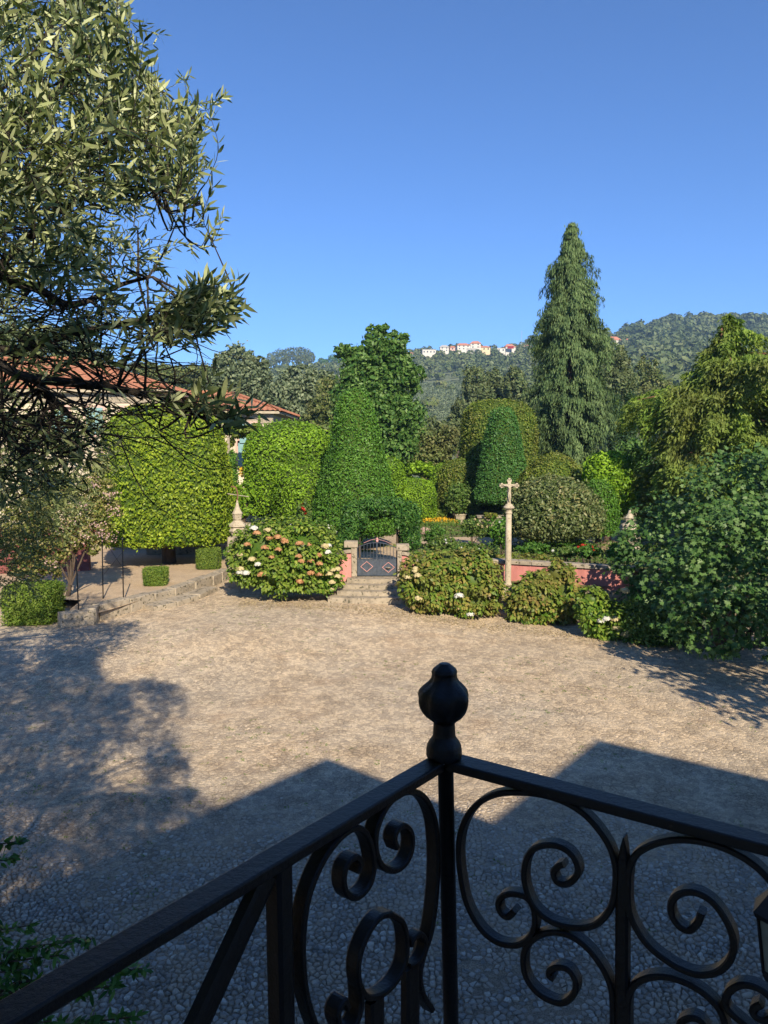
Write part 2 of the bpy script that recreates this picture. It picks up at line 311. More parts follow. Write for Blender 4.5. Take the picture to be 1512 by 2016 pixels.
# ------------------------------------------------------------------ ground
def yard_z(X, Y):
    return 0.45 * sstep(np.asarray(Y) - 20 - 0.9 * np.asarray(X), 0, 9.0) * sstep(np.asarray(Y), 17, 24)
def grid_sheet(name, xs, ys, zf, mat, keep=None, kind='structure', smooth=True):
    X, Y = np.meshgrid(xs, ys); Z = zf(X, Y); v = np.stack([X, Y, Z], -1).reshape(-1, 3)
    nx, ny = len(xs), len(ys); i = np.arange(nx * ny).reshape(ny, nx)
    q = np.stack([i[:-1, :-1], i[:-1, 1:], i[1:, 1:], i[1:, :-1]], -1).reshape(-1, 4)
    if keep is not None:
        c = v[q].mean(1); q = q[keep(c[:, 0], c[:, 1])]
    o = mk(name, v, None, mat, tri=q, smooth=smooth); tag(o, kind=kind); return o
GW0 = np.array([0.05, 29.4]); 
def wall_y(X):   # line of the pink garden wall
    return 29.4 - np.clip(X, -50, 60) * 0.29 * (X > 0)
def terr_z(X, Y):
    rp = np.array([(-2500, 740), (-600, 720), (0, 715), (200, 728), (300, 742), (430, 742), (520, 730), (640, 722), (700, 722), (800, 706), (850, 704), (900, 698), (1000, 696), (1045, 675), (1100, 668), (1190, 668), (1240, 662), (1300, 655), (1400, 655), (1512, 652), (2200, 600), (4500, 640)], float)
    px = 756 + F * X / np.maximum(Y, 60); py = np.interp(px, rp[:, 0], rp[:, 1])
    H = (878 - py) / F * 900
    t = np.clip((Y - 170) / 730, 0, 1.0); prof = t ** 1.25
    beyond = np.clip((Y - 900) / 700, 0, 1)
    z = (H + 6) * prof * (1 - .25 * beyond)
    z += 3.0 * np.sin(X * .021 + 1) * np.sin(Y * .017) * prof + 6 * np.sin(X * .006 + 2.1) * np.sin(Y * .009 + .4) * prof * (1 - prof) * 2
    return z - 0.35
hx = np.concatenate([np.linspace(-1700, -300, 36), np.linspace(-290, 600, 120), np.linspace(610, 1700, 36)])
hy = np.concatenate([np.linspace(-400, 60, 12), np.linspace(80, 1000, 120), np.linspace(1020, 1800, 20)])
grid_sheet('hillside_terrain', hx, hy, terr_z, M['hill'])
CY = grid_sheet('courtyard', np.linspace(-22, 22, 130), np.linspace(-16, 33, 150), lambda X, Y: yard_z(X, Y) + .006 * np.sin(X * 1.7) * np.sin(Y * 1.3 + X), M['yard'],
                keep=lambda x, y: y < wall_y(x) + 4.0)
# edge of the raised terrace, from image points at base height
TE = [(-30.0, 27.0), (-10.5, 26.2)] + [tuple(PZ(a, b, .45)[:2]) for a, b in ((122, 1236), (192, 1228), (262, 1206), (330, 1184), (400, 1160), (452, 1138))] + [(-5.9, 33.5)]
TEa = np.array(TE)
tx_ = np.concatenate([np.linspace(-30, -10.6, 12), np.linspace(-10.5, -5.95, 60)])
ty_ = np.interp(tx_, TEa[:, 0], TEa[:, 1]) + .12; nt_ = 40; vv = []
for k_ in range(nt_):
    for x_, y_ in zip(tx_, ty_):
        yy_ = y_ + (46 - y_) * (k_ / (nt_ - 1)) ** 1.3; vv.append((x_, yy_, .78 + .012 * math.sin(x_ * 2) * math.sin(yy_ * 1.7)))
ii = np.arange(len(vv)).reshape(nt_, len(tx_)); tag(mk('terrace_ground', vv, None, M['sand'], tri=np.stack([ii[:-1, :-1], ii[:-1, 1:], ii[1:, 1:], ii[1:, :-1]], -1).reshape(-1, 4), smooth=True), kind='structure')
GZ = 1.12
def garden_z(X, Y):
    return GZ + .03 * np.sin(X * .9) * np.sin(Y * .7) - 3.0 * sstep(Y, 80, 160)
grid_sheet('garden_ground', np.linspace(-60, 70, 160), np.linspace(24, 170, 150), garden_z, M['soil'], keep=lambda x, y: (y > wall_y(x) + .15) & ((x > -5.8) | (y > 44)))
grid_sheet('garden_path', np.linspace(-1.2, 1.1, 6), np.linspace(29.8, 58, 30), lambda X, Y: garden_z(X, Y) + .035, M['sand'])
grid_sheet('garden_cross_path', np.linspace(1.3, 16, 20), np.linspace(38.5, 41.5, 6), lambda X, Y: garden_z(X, Y) + .035, M['sand'])
# sandy slope by the far corner of the garden
a0 = P(1180, 1082, 37); a1 = P(1238, 1075, 36); a2 = P(1222, 1036, 44); a3 = P(1192, 1040, 45)
v = np.array([a0, a1, a2, a3]); mk('sand_slope', np.vstack([v, v - [0, 0, .8]]), [(0, 1, 2, 3), (7, 6, 5, 4), (0, 4, 5, 1), (1, 5, 6, 2), (2, 6, 7, 3), (3, 7, 4, 0)], M['sand'])['kind'] = 'structure'

# ------------------------------------------------------------------ cobbles
rg = np.random.default_rng(3)
def lf(x, y, s, ph=0):
    return np.sin(x * s + ph) * np.sin(y * s * 1.13 + ph * 2) + .6 * np.sin(x * s * 2.3 + y * s * 1.7 + ph) + .4 * np.sin(y * s * 3.9 - x * s * 2.9 + 1 + ph)
SP_ = .073; gx0, gy0 = -11.0, 7.5; gnx, gny = int(22.5 / SP_), int(12.5 / SP_)
JX = gx0 + (np.arange(gnx)[:, None] + .5 + rg.uniform(-.46, .46, (gnx, gny))) * SP_
JY = gy0 + (np.arange(gny)[None, :] + .5 + rg.uniform(-.46, .46, (gnx, gny))) * SP_
JX += .03 * np.sin(JY * 2.1 + JX); JY += .03 * np.sin(JX * 1.7 + 2)
qx, qy, _ = proj(np.stack([JX, JY, 0 * JX], -1))
dust = lf(JX, JY, .75, .6) + .5 * lf(JX, JY, 2.2, 1.7)
far = sstep(JY, 8.8, 14.5)
HG = .019 - .008 * np.clip(dust + .1, -.6, 1.8) - .026 * far + rg.normal(0, .0065, JX.shape) * (1 - .55 * far)
dropped = rg.random(JX.shape) < .12
OKS = (~dropped) & (qx > -60) & (qx < 1572) & (qy < 2080) & (HG > .0015)
NB = sorted([(i, j) for i in range(-2, 3) for j in range(-2, 3) if (i, j) != (0, 0)], key=lambda t: t[0] ** 2 + t[1] ** 2)
Dl = dropped.tolist(); Xl, Yl = JX.tolist(), JY.tolist(); cells = []; hg_ = []; cn_ = []
for i, j in np.argwhere(OKS).tolist():
    if i < 2 or j < 2 or i > gnx - 3 or j > gny - 3: continue
    cx, cyy = Xl[i][j], Yl[i][j]; pl = [(-.08, -.08), (.08, -.08), (.08, .08), (-.08, .08)]
    for di, dj in NB:
        if Dl[i + di][j + dj]: continue
        nx, ny = Xl[i + di][j + dj] - cx, Yl[i + di][j + dj] - cyy; h = (nx * nx + ny * ny) / 2; out = []; pv = pl[-1]; dp = pv[0] * nx + pv[1] * ny - h
        if max(p[0] * nx + p[1] * ny for p in pl) <= h: continue
        for q in pl:
            dq = q[0] * nx + q[1] * ny - h
            if (dp <= 0) != (dq <= 0): t = dp / (dp - dq); out.append((pv[0] + (q[0] - pv[0]) * t, pv[1] + (q[1] - pv[1]) * t))
            if dq <= 0: out.append(q)
            pv, dp = q, dq
        pl = out
    if len(pl) < 4 or max(abs(q[0]) + abs(q[1]) for q in pl) > .14: continue
    m = len(pl)
    while m > 6:   # drop the shortest edge
        k = min(range(m), key=lambda k: (pl[k][0] - pl[(k + 1) % m][0]) ** 2 + (pl[k][1] - pl[(k + 1) % m][1]) ** 2); pl.pop(k); m -= 1
    while m < 6:
        k = max(range(m), key=lambda k: (pl[k][0] - pl[(k + 1) % m][0]) ** 2 + (pl[k][1] - pl[(k + 1) % m][1]) ** 2); a_, b_ = pl[k], pl[(k + 1) % m]; pl.insert(k + 1, ((a_[0] + b_[0]) / 2, (a_[1] + b_[1]) / 2)); m += 1
    cells.append(pl); hg_.append(HG[i, j]); cn_.append((cx, cyy))
cells = np.array(cells); hgt = np.array(hg_); cen = np.array(cn_); hexs = cells + cen[:, None]; cen = hexs.mean(1)
NS = len(cen); print('stones', NS)
shr = rg.uniform(.66, .92, (NS, 1, 1)); rel = (hexs - cen[:, None]) * shr * rg.uniform(.86, 1.06, (NS, 6, 1))
inner = rel * rg.uniform(.68, .86, (NS, 1, 1)) + rg.normal(0, .004, (NS, 1, 2))
zo = np.full((NS, 6), -.008); tx = rg.normal(0, .12, (NS, 1)); ty = rg.normal(0, .12, (NS, 1))
zi = hgt[:, None] + inner[..., 0] * tx + inner[..., 1] * ty + rg.normal(0, .0032, (NS, 6))
zmid = zi * .55
base_z = yard_z(cen[:, 0], cen[:, 1])[:, None]
V1 = np.concatenate([cen[:, None] + rel, (zo + base_z)[..., None]], -1)
V2 = np.concatenate([cen[:, None] + (rel * .93), (zmid + base_z)[..., None]], -1)
V3 = np.concatenate([cen[:, None] + inner, (zi + base_z)[..., None]], -1)
V4 = np.concatenate([cen, (hgt[:, None] + .002 + base_z)], -1)[:, None]
VS = np.concatenate([V1, V2, V3, V4], 1)   # 19 verts
tf = []
for k in range(6):
    k2 = (k + 1) % 6
    tf += [(k, k2, 6 + k2), (k, 6 + k2, 6 + k), (6 + k, 6 + k2, 12 + k2), (6 + k, 12 + k2, 12 + k), (12 + k, 12 + k2, 18)]
tf = np.array(tf); rs = rg.random(NS)
order = np.argsort(-(hgt > .012).astype(float) * 1000 + np.hypot(cen[:, 0], cen[:, 1]))
near = order[:300]; isn = np.zeros(NS, bool); isn[near] = True; fr_ = np.nonzero(~isn & (cen[:, 1] > 11.5))[0]; rest = np.nonzero(~isn & (cen[:, 1] <= 11.5))[0]
tf2 = []
for k in range(6): tf2 += [(k, (k + 1) % 6, 6 + (k + 1) % 6), (k, 6 + (k + 1) % 6, 6 + k), (6 + k, 6 + (k + 1) % 6, 12)]
tf2 = np.array(tf2); VF = np.concatenate([V1, V3, V4], 1)[fr_]
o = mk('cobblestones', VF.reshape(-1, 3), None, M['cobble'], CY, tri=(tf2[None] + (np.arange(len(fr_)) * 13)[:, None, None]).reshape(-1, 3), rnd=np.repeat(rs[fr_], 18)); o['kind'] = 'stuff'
for i in near:
    c = VS[i].mean(0)
    me = rawmesh('cobblestone', VS[i] - c, tri=tf, rnd=np.full(len(tf), rs[i])); me.materials.append(M['cobble'])
    o = bpy.data.objects.new('cobblestone', me); col.objects.link(o); o.parent = CY; o.location = tuple(c)
Vr = VS[rest]; n_ = len(rest)
T = (tf[None] + (np.arange(n_) * 19)[:, None, None]).reshape(-1, 3)
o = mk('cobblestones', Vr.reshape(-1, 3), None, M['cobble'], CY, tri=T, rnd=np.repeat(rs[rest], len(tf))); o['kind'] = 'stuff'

# ------------------------------------------------------------------ leaf machinery
def leafquads(pos, nv, L, Wd, rg, down=0.0, axis=None, fold=.12, rnd=None):
    n = len(pos); nv = nrm(nv)
    t = rg.normal(size=(n, 3)) if axis is None else axis + rg.normal(size=(n, 3)) * .25
    t[:, 2] -= down
    t = nrm(t - (t * nv).sum(1, keepdims=True) * nv); b = np.cross(nv, t)
    L = (np.asarray(L) * rg.uniform(.7, 1.3, n))[:, None]; Wd = (np.asarray(Wd) * rg.uniform(.75, 1.25, n))[:, None]
    v = np.stack([pos - t * L / 2, pos + b * Wd / 2 + nv * Wd * fold, pos + t * L / 2, pos - b * Wd / 2 + nv * Wd * fold], 1).reshape(-1, 3)
    i = np.arange(n)[:, None] * 4
    f = np.concatenate([i + [0, 1, 2], i + [0, 2, 3]], 1).reshape(-1, 3)
    r = rg.random(n) if rnd is None else rnd
    return v, f, np.repeat(r, 2)
def join(parts):
    v = []; f = []; r = []; b = 0
    for a in parts:
        v.append(a[0]); f.append(a[1] + b); r.append(a[2]); b += len(a[0])
    return np.concatenate(v), np.concatenate(f), np.concatenate(r)
def tri_of(v, f, r=.3):
    t = []
    for a in f:
        for k in range(1, len(a) - 1): t.append((a[0], a[k], a[k + 1]))
    return np.array(v, float), np.array(t), np.full(len(t), r)
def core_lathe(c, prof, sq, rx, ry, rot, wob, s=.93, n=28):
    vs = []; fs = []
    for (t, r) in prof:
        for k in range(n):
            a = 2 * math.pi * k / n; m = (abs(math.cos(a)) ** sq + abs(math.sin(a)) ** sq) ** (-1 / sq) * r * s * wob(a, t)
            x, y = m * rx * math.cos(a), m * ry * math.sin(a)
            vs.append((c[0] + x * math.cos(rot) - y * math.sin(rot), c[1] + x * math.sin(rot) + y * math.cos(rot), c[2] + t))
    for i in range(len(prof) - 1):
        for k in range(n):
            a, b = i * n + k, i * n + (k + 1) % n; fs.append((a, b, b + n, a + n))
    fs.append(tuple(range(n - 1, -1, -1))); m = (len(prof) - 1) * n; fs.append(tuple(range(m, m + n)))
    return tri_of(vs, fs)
def topiary_crown(c, H, rx, ry, profile, rg, leaf=.12, n=9000, sq=2.0, rot=0.0, wobble=.03, rough=.05, tilt=.9, down=.3):
    """c = centre of the crown's bottom. profile: list (t 0..1, r 0..1)"""
    prof = np.array(profile, float); ph = rg.uniform(0, 6, 6)
    def wob(a, t): return 1 + wobble * (np.sin(3 * a + ph[0] + t * .6) + np.sin(5 * a + ph[1] - t * .9) * .6 + np.sin(t * 1.7 + ph[2]) * .5)
    # sampling by arc length * radius
    tt = np.interp(np.linspace(0, 1, 400), np.linspace(0, 1, len(prof)), np.arange(len(prof)))
    k = np.arange(len(prof)); T_ = np.interp(tt, k, prof[:, 0]) * H; R_ = np.interp(tt, k, prof[:, 1])
    rm = (rx + ry) / 2; ds = np.hypot(np.diff(T_), np.diff(R_) * rm); wgt = ds * (R_[1:] + R_[:-1] + .02)
    cdf = np.concatenate([[0], np.cumsum(wgt)]); cdf /= cdf[-1]
    u = np.interp(rg.random(n), cdf, np.arange(400)); t = np.interp(u, np.arange(400), T_); r = np.interp(u, np.arange(400), R_)
    t2 = np.interp(np.clip(u + 2, 0, 399), np.arange(400), T_); r2 = np.interp(np.clip(u + 2, 0, 399), np.arange(400), R_)
    t1 = np.interp(np.clip(u - 2, 0, 399), np.arange(400), T_); r1 = np.interp(np.clip(u - 2, 0, 399), np.arange(400), R_)
    dt, dr = t2 - t1, (r2 - r1) * rm; ln = np.hypot(dt, dr) + 1e-9
    a = rg.uniform(0, 2 * math.pi, n)
    def pos(a, t, r):
        m = (np.abs(np.cos(a)) ** sq + np.abs(np.sin(a)) ** sq) ** (-1 / sq) * r * wob(a, t)
        x, y = m * rx * np.cos(a), m * ry * np.sin(a); cr, sr = math.cos(rot), math.sin(rot)
        return np.stack([x * cr - y * sr, x * sr + y * cr, t], -1)
    p = pos(a, t, r); q = pos(a + .02, t, np.maximum(r, .02)) - pos(a - .02, t, np.maximum(r, .02))
    hn = nrm(np.stack([q[:, 1], -q[:, 0], 0 * t], -1)); nv = nrm(hn * (dt / ln)[:, None] + np.array([0, 0, 1.]) * (-dr / ln)[:, None])
    w3 = np.sin(p[:, 0] * 5.3 + ph[3]) * np.sin(p[:, 1] * 4.7 + ph[4]) * np.sin(p[:, 2] * 5.9 + ph[5]) + .7 * np.sin(p[:, 0] * 11 + p[:, 2] * 9 + ph[0]) * np.sin(p[:, 1] * 10 - p[:, 2] * 7 + ph[1])
    big = np.sin(p[:, 0] * 1.4 + ph[1]) * np.sin(p[:, 2] * 1.7 + ph[2] + p[:, 1])
    p = p + nv * (rg.normal(0, rough * 1.25, n) - rough * .3 + rough * .9 * w3 + rough * .5 * big + (rg.random(n) > .985) * rough * 3)[:, None] + np.array(c)
    v = leafquads(p, nv + rg.normal(size=(n, 3)) * tilt * .85, leaf, leaf * .55, rg, down, rnd=np.clip(rg.random(n) * .8 + .2 * (w3 + 1) / 2 + .12 * big, 0, 1))
    pc = [(prof[i, 0] * H, prof[i, 1]) for i in range(len(prof))]
    return v, core_lathe(c, pc, sq, rx, ry, rot, wob, 1 - .14 / max(min(rx, ry), .4) if min(rx, ry) > .6 else .80)
BARREL = [(0, .0), (0.0, .80), (.06, .93), (.2, 1), (.55, 1), (.72, .97), (.84, .87), (.92, .71), (.97, .48), (1, .2), (1, 0)]
DOME = [(0, .0), (0.0, .80), (.08, .95), (.25, 1), (.45, .96), (.62, .86), (.78, .70), (.9, .48), (.97, .25), (1, 0)]
CONE = [(0, 0), (0, .85), (.03, .96), (.075, 1), (.19, .91), (.3, .82), (.42, .735), (.53, .64), (.64, .555), (.76, .47), (.87, .385), (.94, .32), (.975, .24), (.995, .1), (1, 0)]
CONE2 = [(0, 0), (0, .85), (.03, 1), (.17, .92), (.35, .83), (.52, .71), (.7, .61), (.88, .46), (.95, .36), (.985, .2), (1, 0)]
BOX = [(0, 0), (0, .93), (.04, .98), (.1, 1), (.5, .98), (.72, .93), (.84, .86), (.91, .76), (.96, .60), (.99, .36), (1, .15), (1, 0)]
DRUM = [(0, 0), (0, .9), (.1, 1), (.6, .97), (.8, .92), (.9, .84), (.955, .7), (.985, .45), (1, .15), (1, 0)]
CUBE = [(0, 0), (0, .88), (.05, .96), (.5, 1), (.9, 1), (.97, .95), (1, .85), (1, 0)]
def topiary(name, label, cat, x0, x1, ytop, ybot, Y, prof, mat, seed, leaf=.13, n=9000, depth=None, sq=2.0, rot=0, ground=GZ, trunks=1, trad=.16, wobble=.025, rough=.05, group=None, crown='crown', tilt=.9):
    rg = np.random.default_rng(seed)
    a = P((x0 + x1) / 2, ybot, Y); b = P((x0 + x1) / 2, ytop, Y); rx = (x1 - x0) / 2 / F * Y; ry = depth / 2 if depth else rx
    base = (a[0], Y, ground); t = thing(name, label, cat, base, group)
    zc = max(a[2], ground + .02)
    (v, f, r), cr_ = topiary_crown((a[0], Y, zc), b[2] - zc, rx, ry, prof, rg, leaf, n, sq, rot, wobble, rough, tilt)
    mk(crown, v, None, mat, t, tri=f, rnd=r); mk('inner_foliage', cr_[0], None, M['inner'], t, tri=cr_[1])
    if trunks:
        for k in range(trunks):
            ox, oy = (0, 0) if trunks == 1 else (rg.uniform(-.45, .45) * rx, rg.uniform(-.45, .45) * ry)
            top = np.array([a[0] + ox, Y + oy, zc + .25 * (b[2] - zc)]); bot = np.array([a[0] + ox * .6, Y + oy * .6, ground - .1])
            mid = (top + bot) / 2 + rg.normal(0, .05, 3)
            MB().tube([bot, mid, top], [trad * 1.25, trad, trad * .8], 8).mk('trunk', M['bark'], t, smooth=True)
    return t

def lobes_tree(name, label, cat, base, lobes, mat, seed, leaf=.3, n=9000, trunk=True, trad=.3, bark='bark', group=None, fill=.25, down=.2, aspect=.55, crown='crown', clump=True):
    """lobes: list of (centre(3), (rx,ry,rz))"""
    rg = np.random.default_rng(seed); t = thing(name, label, cat, base, group)
    C_ = np.array([l[0] for l in lobes], float); R_ = np.array([l[1] for l in lobes], float)
    area = (R_[:, 0] * R_[:, 2] + R_[:, 1] * R_[:, 2] + R_[:, 0] * R_[:, 1]); area /= area.sum()
    pos = []; nv = []
    for i, (c, r) in enumerate(zip(C_, R_)):
        m = int(n * area[i] * 1.25); d = nrm(rg.normal(size=(m, 3)))
        if clump:   # clumps: sub centres on the lobe
            kc = max(6, int(m / 45)); dc = nrm(rg.normal(size=(kc, 3))); pick = rg.integers(0, kc, m)
            s = rg.uniform(.10, .24, kc)[pick]; rad = rg.uniform(.80, 1.08, kc)[pick]
            p = dc[pick] * rad[:, None] + rg.normal(size=(m, 3)) * s[:, None] * .62
            inn = rg.random(m) < fill; p[inn] = d[inn] * rg.uniform(.3, .85, (inn.sum(), 1))
            dd = nrm(p * .5 + nrm(p - dc[pick]) * .8)
        else:
            rad = 1 - rg.random(m) ** 2 * .35; p = d * rad[:, None]; dd = d
        w = c + p * r
        inside = np.zeros(m, bool)
        for j in range(len(C_)):
            if j != i: inside |= (((w - C_[j]) / (R_[j] * .72)) ** 2).sum(1) < 1
        w = w[~inside]; pos.append(w); nv.append(nrm(dd[~inside] / r) )
    pos = np.concatenate(pos); nv = np.concatenate(nv)
    v, f, r = leafquads(pos, nv + rg.normal(size=pos.shape) * .5, leaf, leaf * aspect, rg, down)
    mk(crown, v, None, mat, t, tri=f, rnd=r)
    if trunk:
        b = np.array(base, float); cc = C_.mean(0); fork = b + (np.array([cc[0], cc[1], C_[:, 2].min()]) - b) * .6
        mb = MB().tube([b - [0, 0, .2], (b + fork) / 2 + rg.normal(0, .1, 3), fork], [trad * 1.3, trad, trad * .85], 8)
        for c in C_[:7]: mb.tube(smooth_path([fork - [0, 0, .3], (fork + c) / 2 + rg.normal(0, .2, 3), c], 3), list(np.linspace(trad * .6, trad * .15, 7)), 6)
        mb.mk('trunk', M[bark], t, smooth=True)
    return t
def pxlobes(Y, ls, dep=.8):
    """ls: (px, py, rx_px, ry_px[, dY])"""
    out = []
    for l in ls:
        y = Y + (l[4] if len(l) > 4 else 0); c = P(l[0], l[1], y); k = y / F; out.append((c, (l[2] * k, max(l[2], l[3]) * k * dep, l[3] * k)))
    return out

# ------------------------------------------------------------------ topiaries
topiary('clipped_hedge_tree', 'box-shaped yellow-green clipped tree on one bare trunk above the sandy terrace', 'tree', 212, 452, 800, 1062, 34.8, BOX, M['box_yellow'], 11, .15, 30000, depth=5.0, sq=4.5, rot=.12, ground=.78, trad=.27, rough=.05)
topiary('barrel_hedge_tree', 'lime green domed hedge between the rectangular clipped tree and the tall cone', 'tree', 487, 655, 832, 1012, 43, BARREL, M['box_lime'], 12, .165, 18000, sq=2.6, trunks=3, rough=.055)
topiary('low_barrel_hedge', 'lower lime green hedge lobe in front of the domed hedge beside the tall cone', 'hedge', 540, 662, 912, 1030, 40.5, BARREL, M['box_lime'], 13, .14, 9000, sq=2.4, trunks=2)
topiary('cone_topiary', 'tallest dark green cone-shaped topiary behind the metal gate', 'topiary', 612, 788, 768, 1048, 37.5, CONE, M['box_dark'], 14, .13, 30000, trunks=2, rough=.05)
topiary('rounded_hedge', 'bright lime hedge peeping out behind the tall cone topiary', 'hedge', 728, 798, 900, 1030, 46, BARREL, M['box_lime'], 15, .15, 7000, trunks=0)
topiary('slab_hedge', 'arch-topped slab hedge with shaded face and lit lime edge behind the arbour', 'hedge', 770, 856, 943, 1022, 50, BARREL, M['box_lime'], 16, .12, 11000, depth=1.6, sq=5, rot=R(18), trunks=0)
topiary('barrel_topiary', 'broad drum-shaped green topiary half shadowed behind a dark cone', 'topiary', 901, 1054, 788, 1000, 55, DRUM, M['box_mid'], 17, .17, 18000, sq=2.4, trunks=2)
topiary('dark_cone_topiary', 'deep green cone topiary standing in front of the drum-shaped one', 'topiary', 933, 1043, 802, 988, 49, CONE2, M['box_deep'], 18, .14, 18000, trunks=2)
topiary('globe_hedge', 'small rounded hedge next to the potted shrub with brownish green top', 'hedge', 862, 946, 905, 1012, 53, BARREL, M['box_mid'], 19, .15, 8000, trunks=1)
topiary('globe_hedge', 'pale rounded hedge partly hidden at the far side of the brownish rounded hedge', 'hedge', 838, 905, 912, 1005, 57, DOME, M['box_lime'], 20, .15, 5000, trunks=1)
topiary('wide_hedge', 'wide glossy green hedge top behind the big olive green dome', 'hedge', 1012, 1162, 893, 1030, 46, DOME, M['box_mid'], 21, .16, 13000, trunks=2)
topiary('dome_tree', 'big olive green dome tree with dark trunks beside the stone cross', 'tree', 995, 1180, 942, 1050, 36.5, DOME, M['dome'], 22, .17, 19000, trunks=6, trad=.07, rough=.10, tilt=1.4)
topiary('dark_dome_topiary', 'smooth dark green dome topiary behind the big dome tree', 'topiary', 1138, 1216, 945, 1050, 37.5, DOME, M['box_dark'], 23, .12, 9000, trunks=1)
topiary('leafy_hedge', 'bright glossy leafed hedge between the dark dome and the cedar', 'hedge', 1150, 1242, 893, 1010, 39, BARREL, M['box_lime'], 24, .2, 8000, trunks=1)
topiary('cube_shrub', 'small box shrub clipped to a cube on the terrace near its stone edge', 'shrub', 284, 329, 1118, 1155, 29.3, CUBE, M['clip_box'], 25, .05, 7000, sq=7, rot=.2, ground=.78, trunks=1, trad=.05, rough=.018)
topiary('cube_shrub', 'shaded clipped box shrub under the rectangular tree by the iron fence', 'shrub', 390, 434, 1080, 1122, 33.2, CUBE, M['clip_box'], 26, .05, 6000, sq=5, rot=.1, ground=.78, trunks=1, trad=.05, rough=.02)
topiary('cube_shrub', 'large squarish box shrub at the end of the stone terrace edge', 'shrub', 20, 118, 1152, 1238, 24.5, CUBE, M['clip_box'], 27, .07, 12000, sq=5, rot=.15, ground=.45, trunks=0, rough=.03)
topiary('cube_shrub', 'tiny clipped box cube beside the yellow flowers in the far garden', 'shrub', 849, 880, 1004, 1024, 51, CUBE, M['clip_box'], 28, .08, 2500, sq=7, trunks=0, rough=.02)
topiary('low_box_hedge', 'low dark box hedge bordering the garden path left of the cross column'.replace('left of', 'beside'), 'hedge', 950, 990, 1042, 1058, 42, CUBE, M['clip_box'], 29, .06, 2500, sq=8, trunks=0, rough=.02)
topiary('low_box_hedge', 'long low box edging in front of the yellow flower bed', 'hedge', 828, 900, 1030, 1038, 48, CUBE, M['clip_box'], 30, .07, 2500, depth=.5, sq=8, trunks=0, rough=.02)
# small hedges seen through the gate
topiary('low_box_hedge', 'low box hedge seen through the bars of the gate', 'hedge', 706, 738, 1090, 1104, 36, CUBE, M['clip_box'], 31, .06, 2500, depth=.6, sq=8, trunks=0, rough=.02)
topiary('low_box_hedge', 'taller box block seen through the gate beside the low hedge', 'hedge', 748, 800, 1078, 1100, 38, CUBE, M['clip_box'], 32, .07, 3000, depth=1.2, sq=8, trunks=0, rough=.02)
# slender cypresses
SP = [(0, 0), (0, .6), (.15, 1), (.4, .95), (.7, .7), (.9, .35), (1, 0)]
topiary('young_cypress', 'slender light green cypress against the cream house wall', 'tree', 505, 518, 816, 940, 47, SP, M['box_lime'], 33, .12, 1500, trunks=1, trad=.05)
topiary('young_cypress', 'slender light green cypress rising behind the lime domed hedge', 'tree', 646, 656, 822, 960, 48, SP, M['box_lime'], 34, .12, 1200, trunks=1, trad=.05)
topiary('column_cypress', 'dark columnar cypress beside the weeping conifer', 'tree', 1196, 1224, 775, 960, 66, SP[:1] + [(0, .8), (.2, 1), (.8, .9), (.95, .5), (1, 0)], M['cypress'], 35, .2, 5000, trunks=1)
topiary('column_cypress', 'dark columnar cypress nearer the cedar', 'tree', 1222, 1250, 768, 960, 68, SP[:1] + [(0, .8), (.2, 1), (.8, .9), (.95, .5), (1, 0)], M['cypress'], 36, .2, 5000, trunks=1)
topiary('dark_shrub', 'dark conical shrub below the vine pergola of the cream house', 'shrub', 444, 472, 885, 985, 44, CONE, M['box_dark'], 37, .13, 3000, trunks=1)

# ------------------------------------------------------------------ tall weeping conifer
def weeping_conifer():
    rg = np.random.default_rng(41); Y0 = 60.0; k = Y0 / F; c = P(1117, 900, Y0); base = (c[0], Y0, GZ)
    t = thing('weeping_conifer', 'tall narrow blue-green conifer with drooping sprays rising over the garden', 'tree', base)
    prof = np.array([(432, 2), (450, 14), (480, 34), (520, 44), (560, 54), (600, 64), (650, 72), (700, 80), (760, 86), (820, 88), (870, 86), (905, 70), (925, 34)], float)
    parts = []
    for b in range(1050):
        py = 436 + 485 * rg.random() ** .72; a = rg.uniform(0, 2 * math.pi)
        rr = np.interp(py, prof[:, 0], prof[:, 1]) * k * rg.uniform(.45, 1.06) * (1 + .15 * math.sin(py * .05 + a * 2.0) + .08 * math.sin(py * .13 - a * 3)); z = P(1117, py, Y0)[2]
        out = np.array([math.cos(a), math.sin(a), 0])
        m = int(44 + 32 * min(rr, 3)); s = rg.random(m) ** .55
        tipdrop = rg.uniform(.5, 1.3) * min(1, .35 + rr / 3)
        path = out * (rr * (.25 + .75 * s))[:, None]; path[:, 2] = z + .25 * rr * np.sin(s * 2.2) * .5 - tipdrop * s ** 2 * .6
        side = np.array([-out[1], out[0], 0]); path += side * (rg.normal(0, .17, m) * (s * .8 + .2))[:, None]
        hang = rg.random(m) ** 1.3 * tipdrop * 1.1; path[:, 2] -= hang
        pos = path + np.array([c[0], Y0, 0])
        ax = np.tile(np.array([out[0] * .35, out[1] * .35, -1.0]), (m, 1))
        parts.append(leafquads(pos, out + rg.normal(size=(m, 3)) * .45, .34, .085, rg, 0, axis=ax, rnd=np.clip(rg.random(m) * .6 + rg.random() * .4, 0, 1)))
    v, f, r = join(parts); mk('crown', v, None, M['conifer'], t, tri=f, rnd=r)
    MB().tube([(c[0], Y0, 0), (c[0], Y0, 10), P(1120, 440, Y0)], [.45, .3, .03], 8).mk('trunk', M['bark'], t, smooth=True)
    # inner dark mass of old twigs
weeping_conifer()

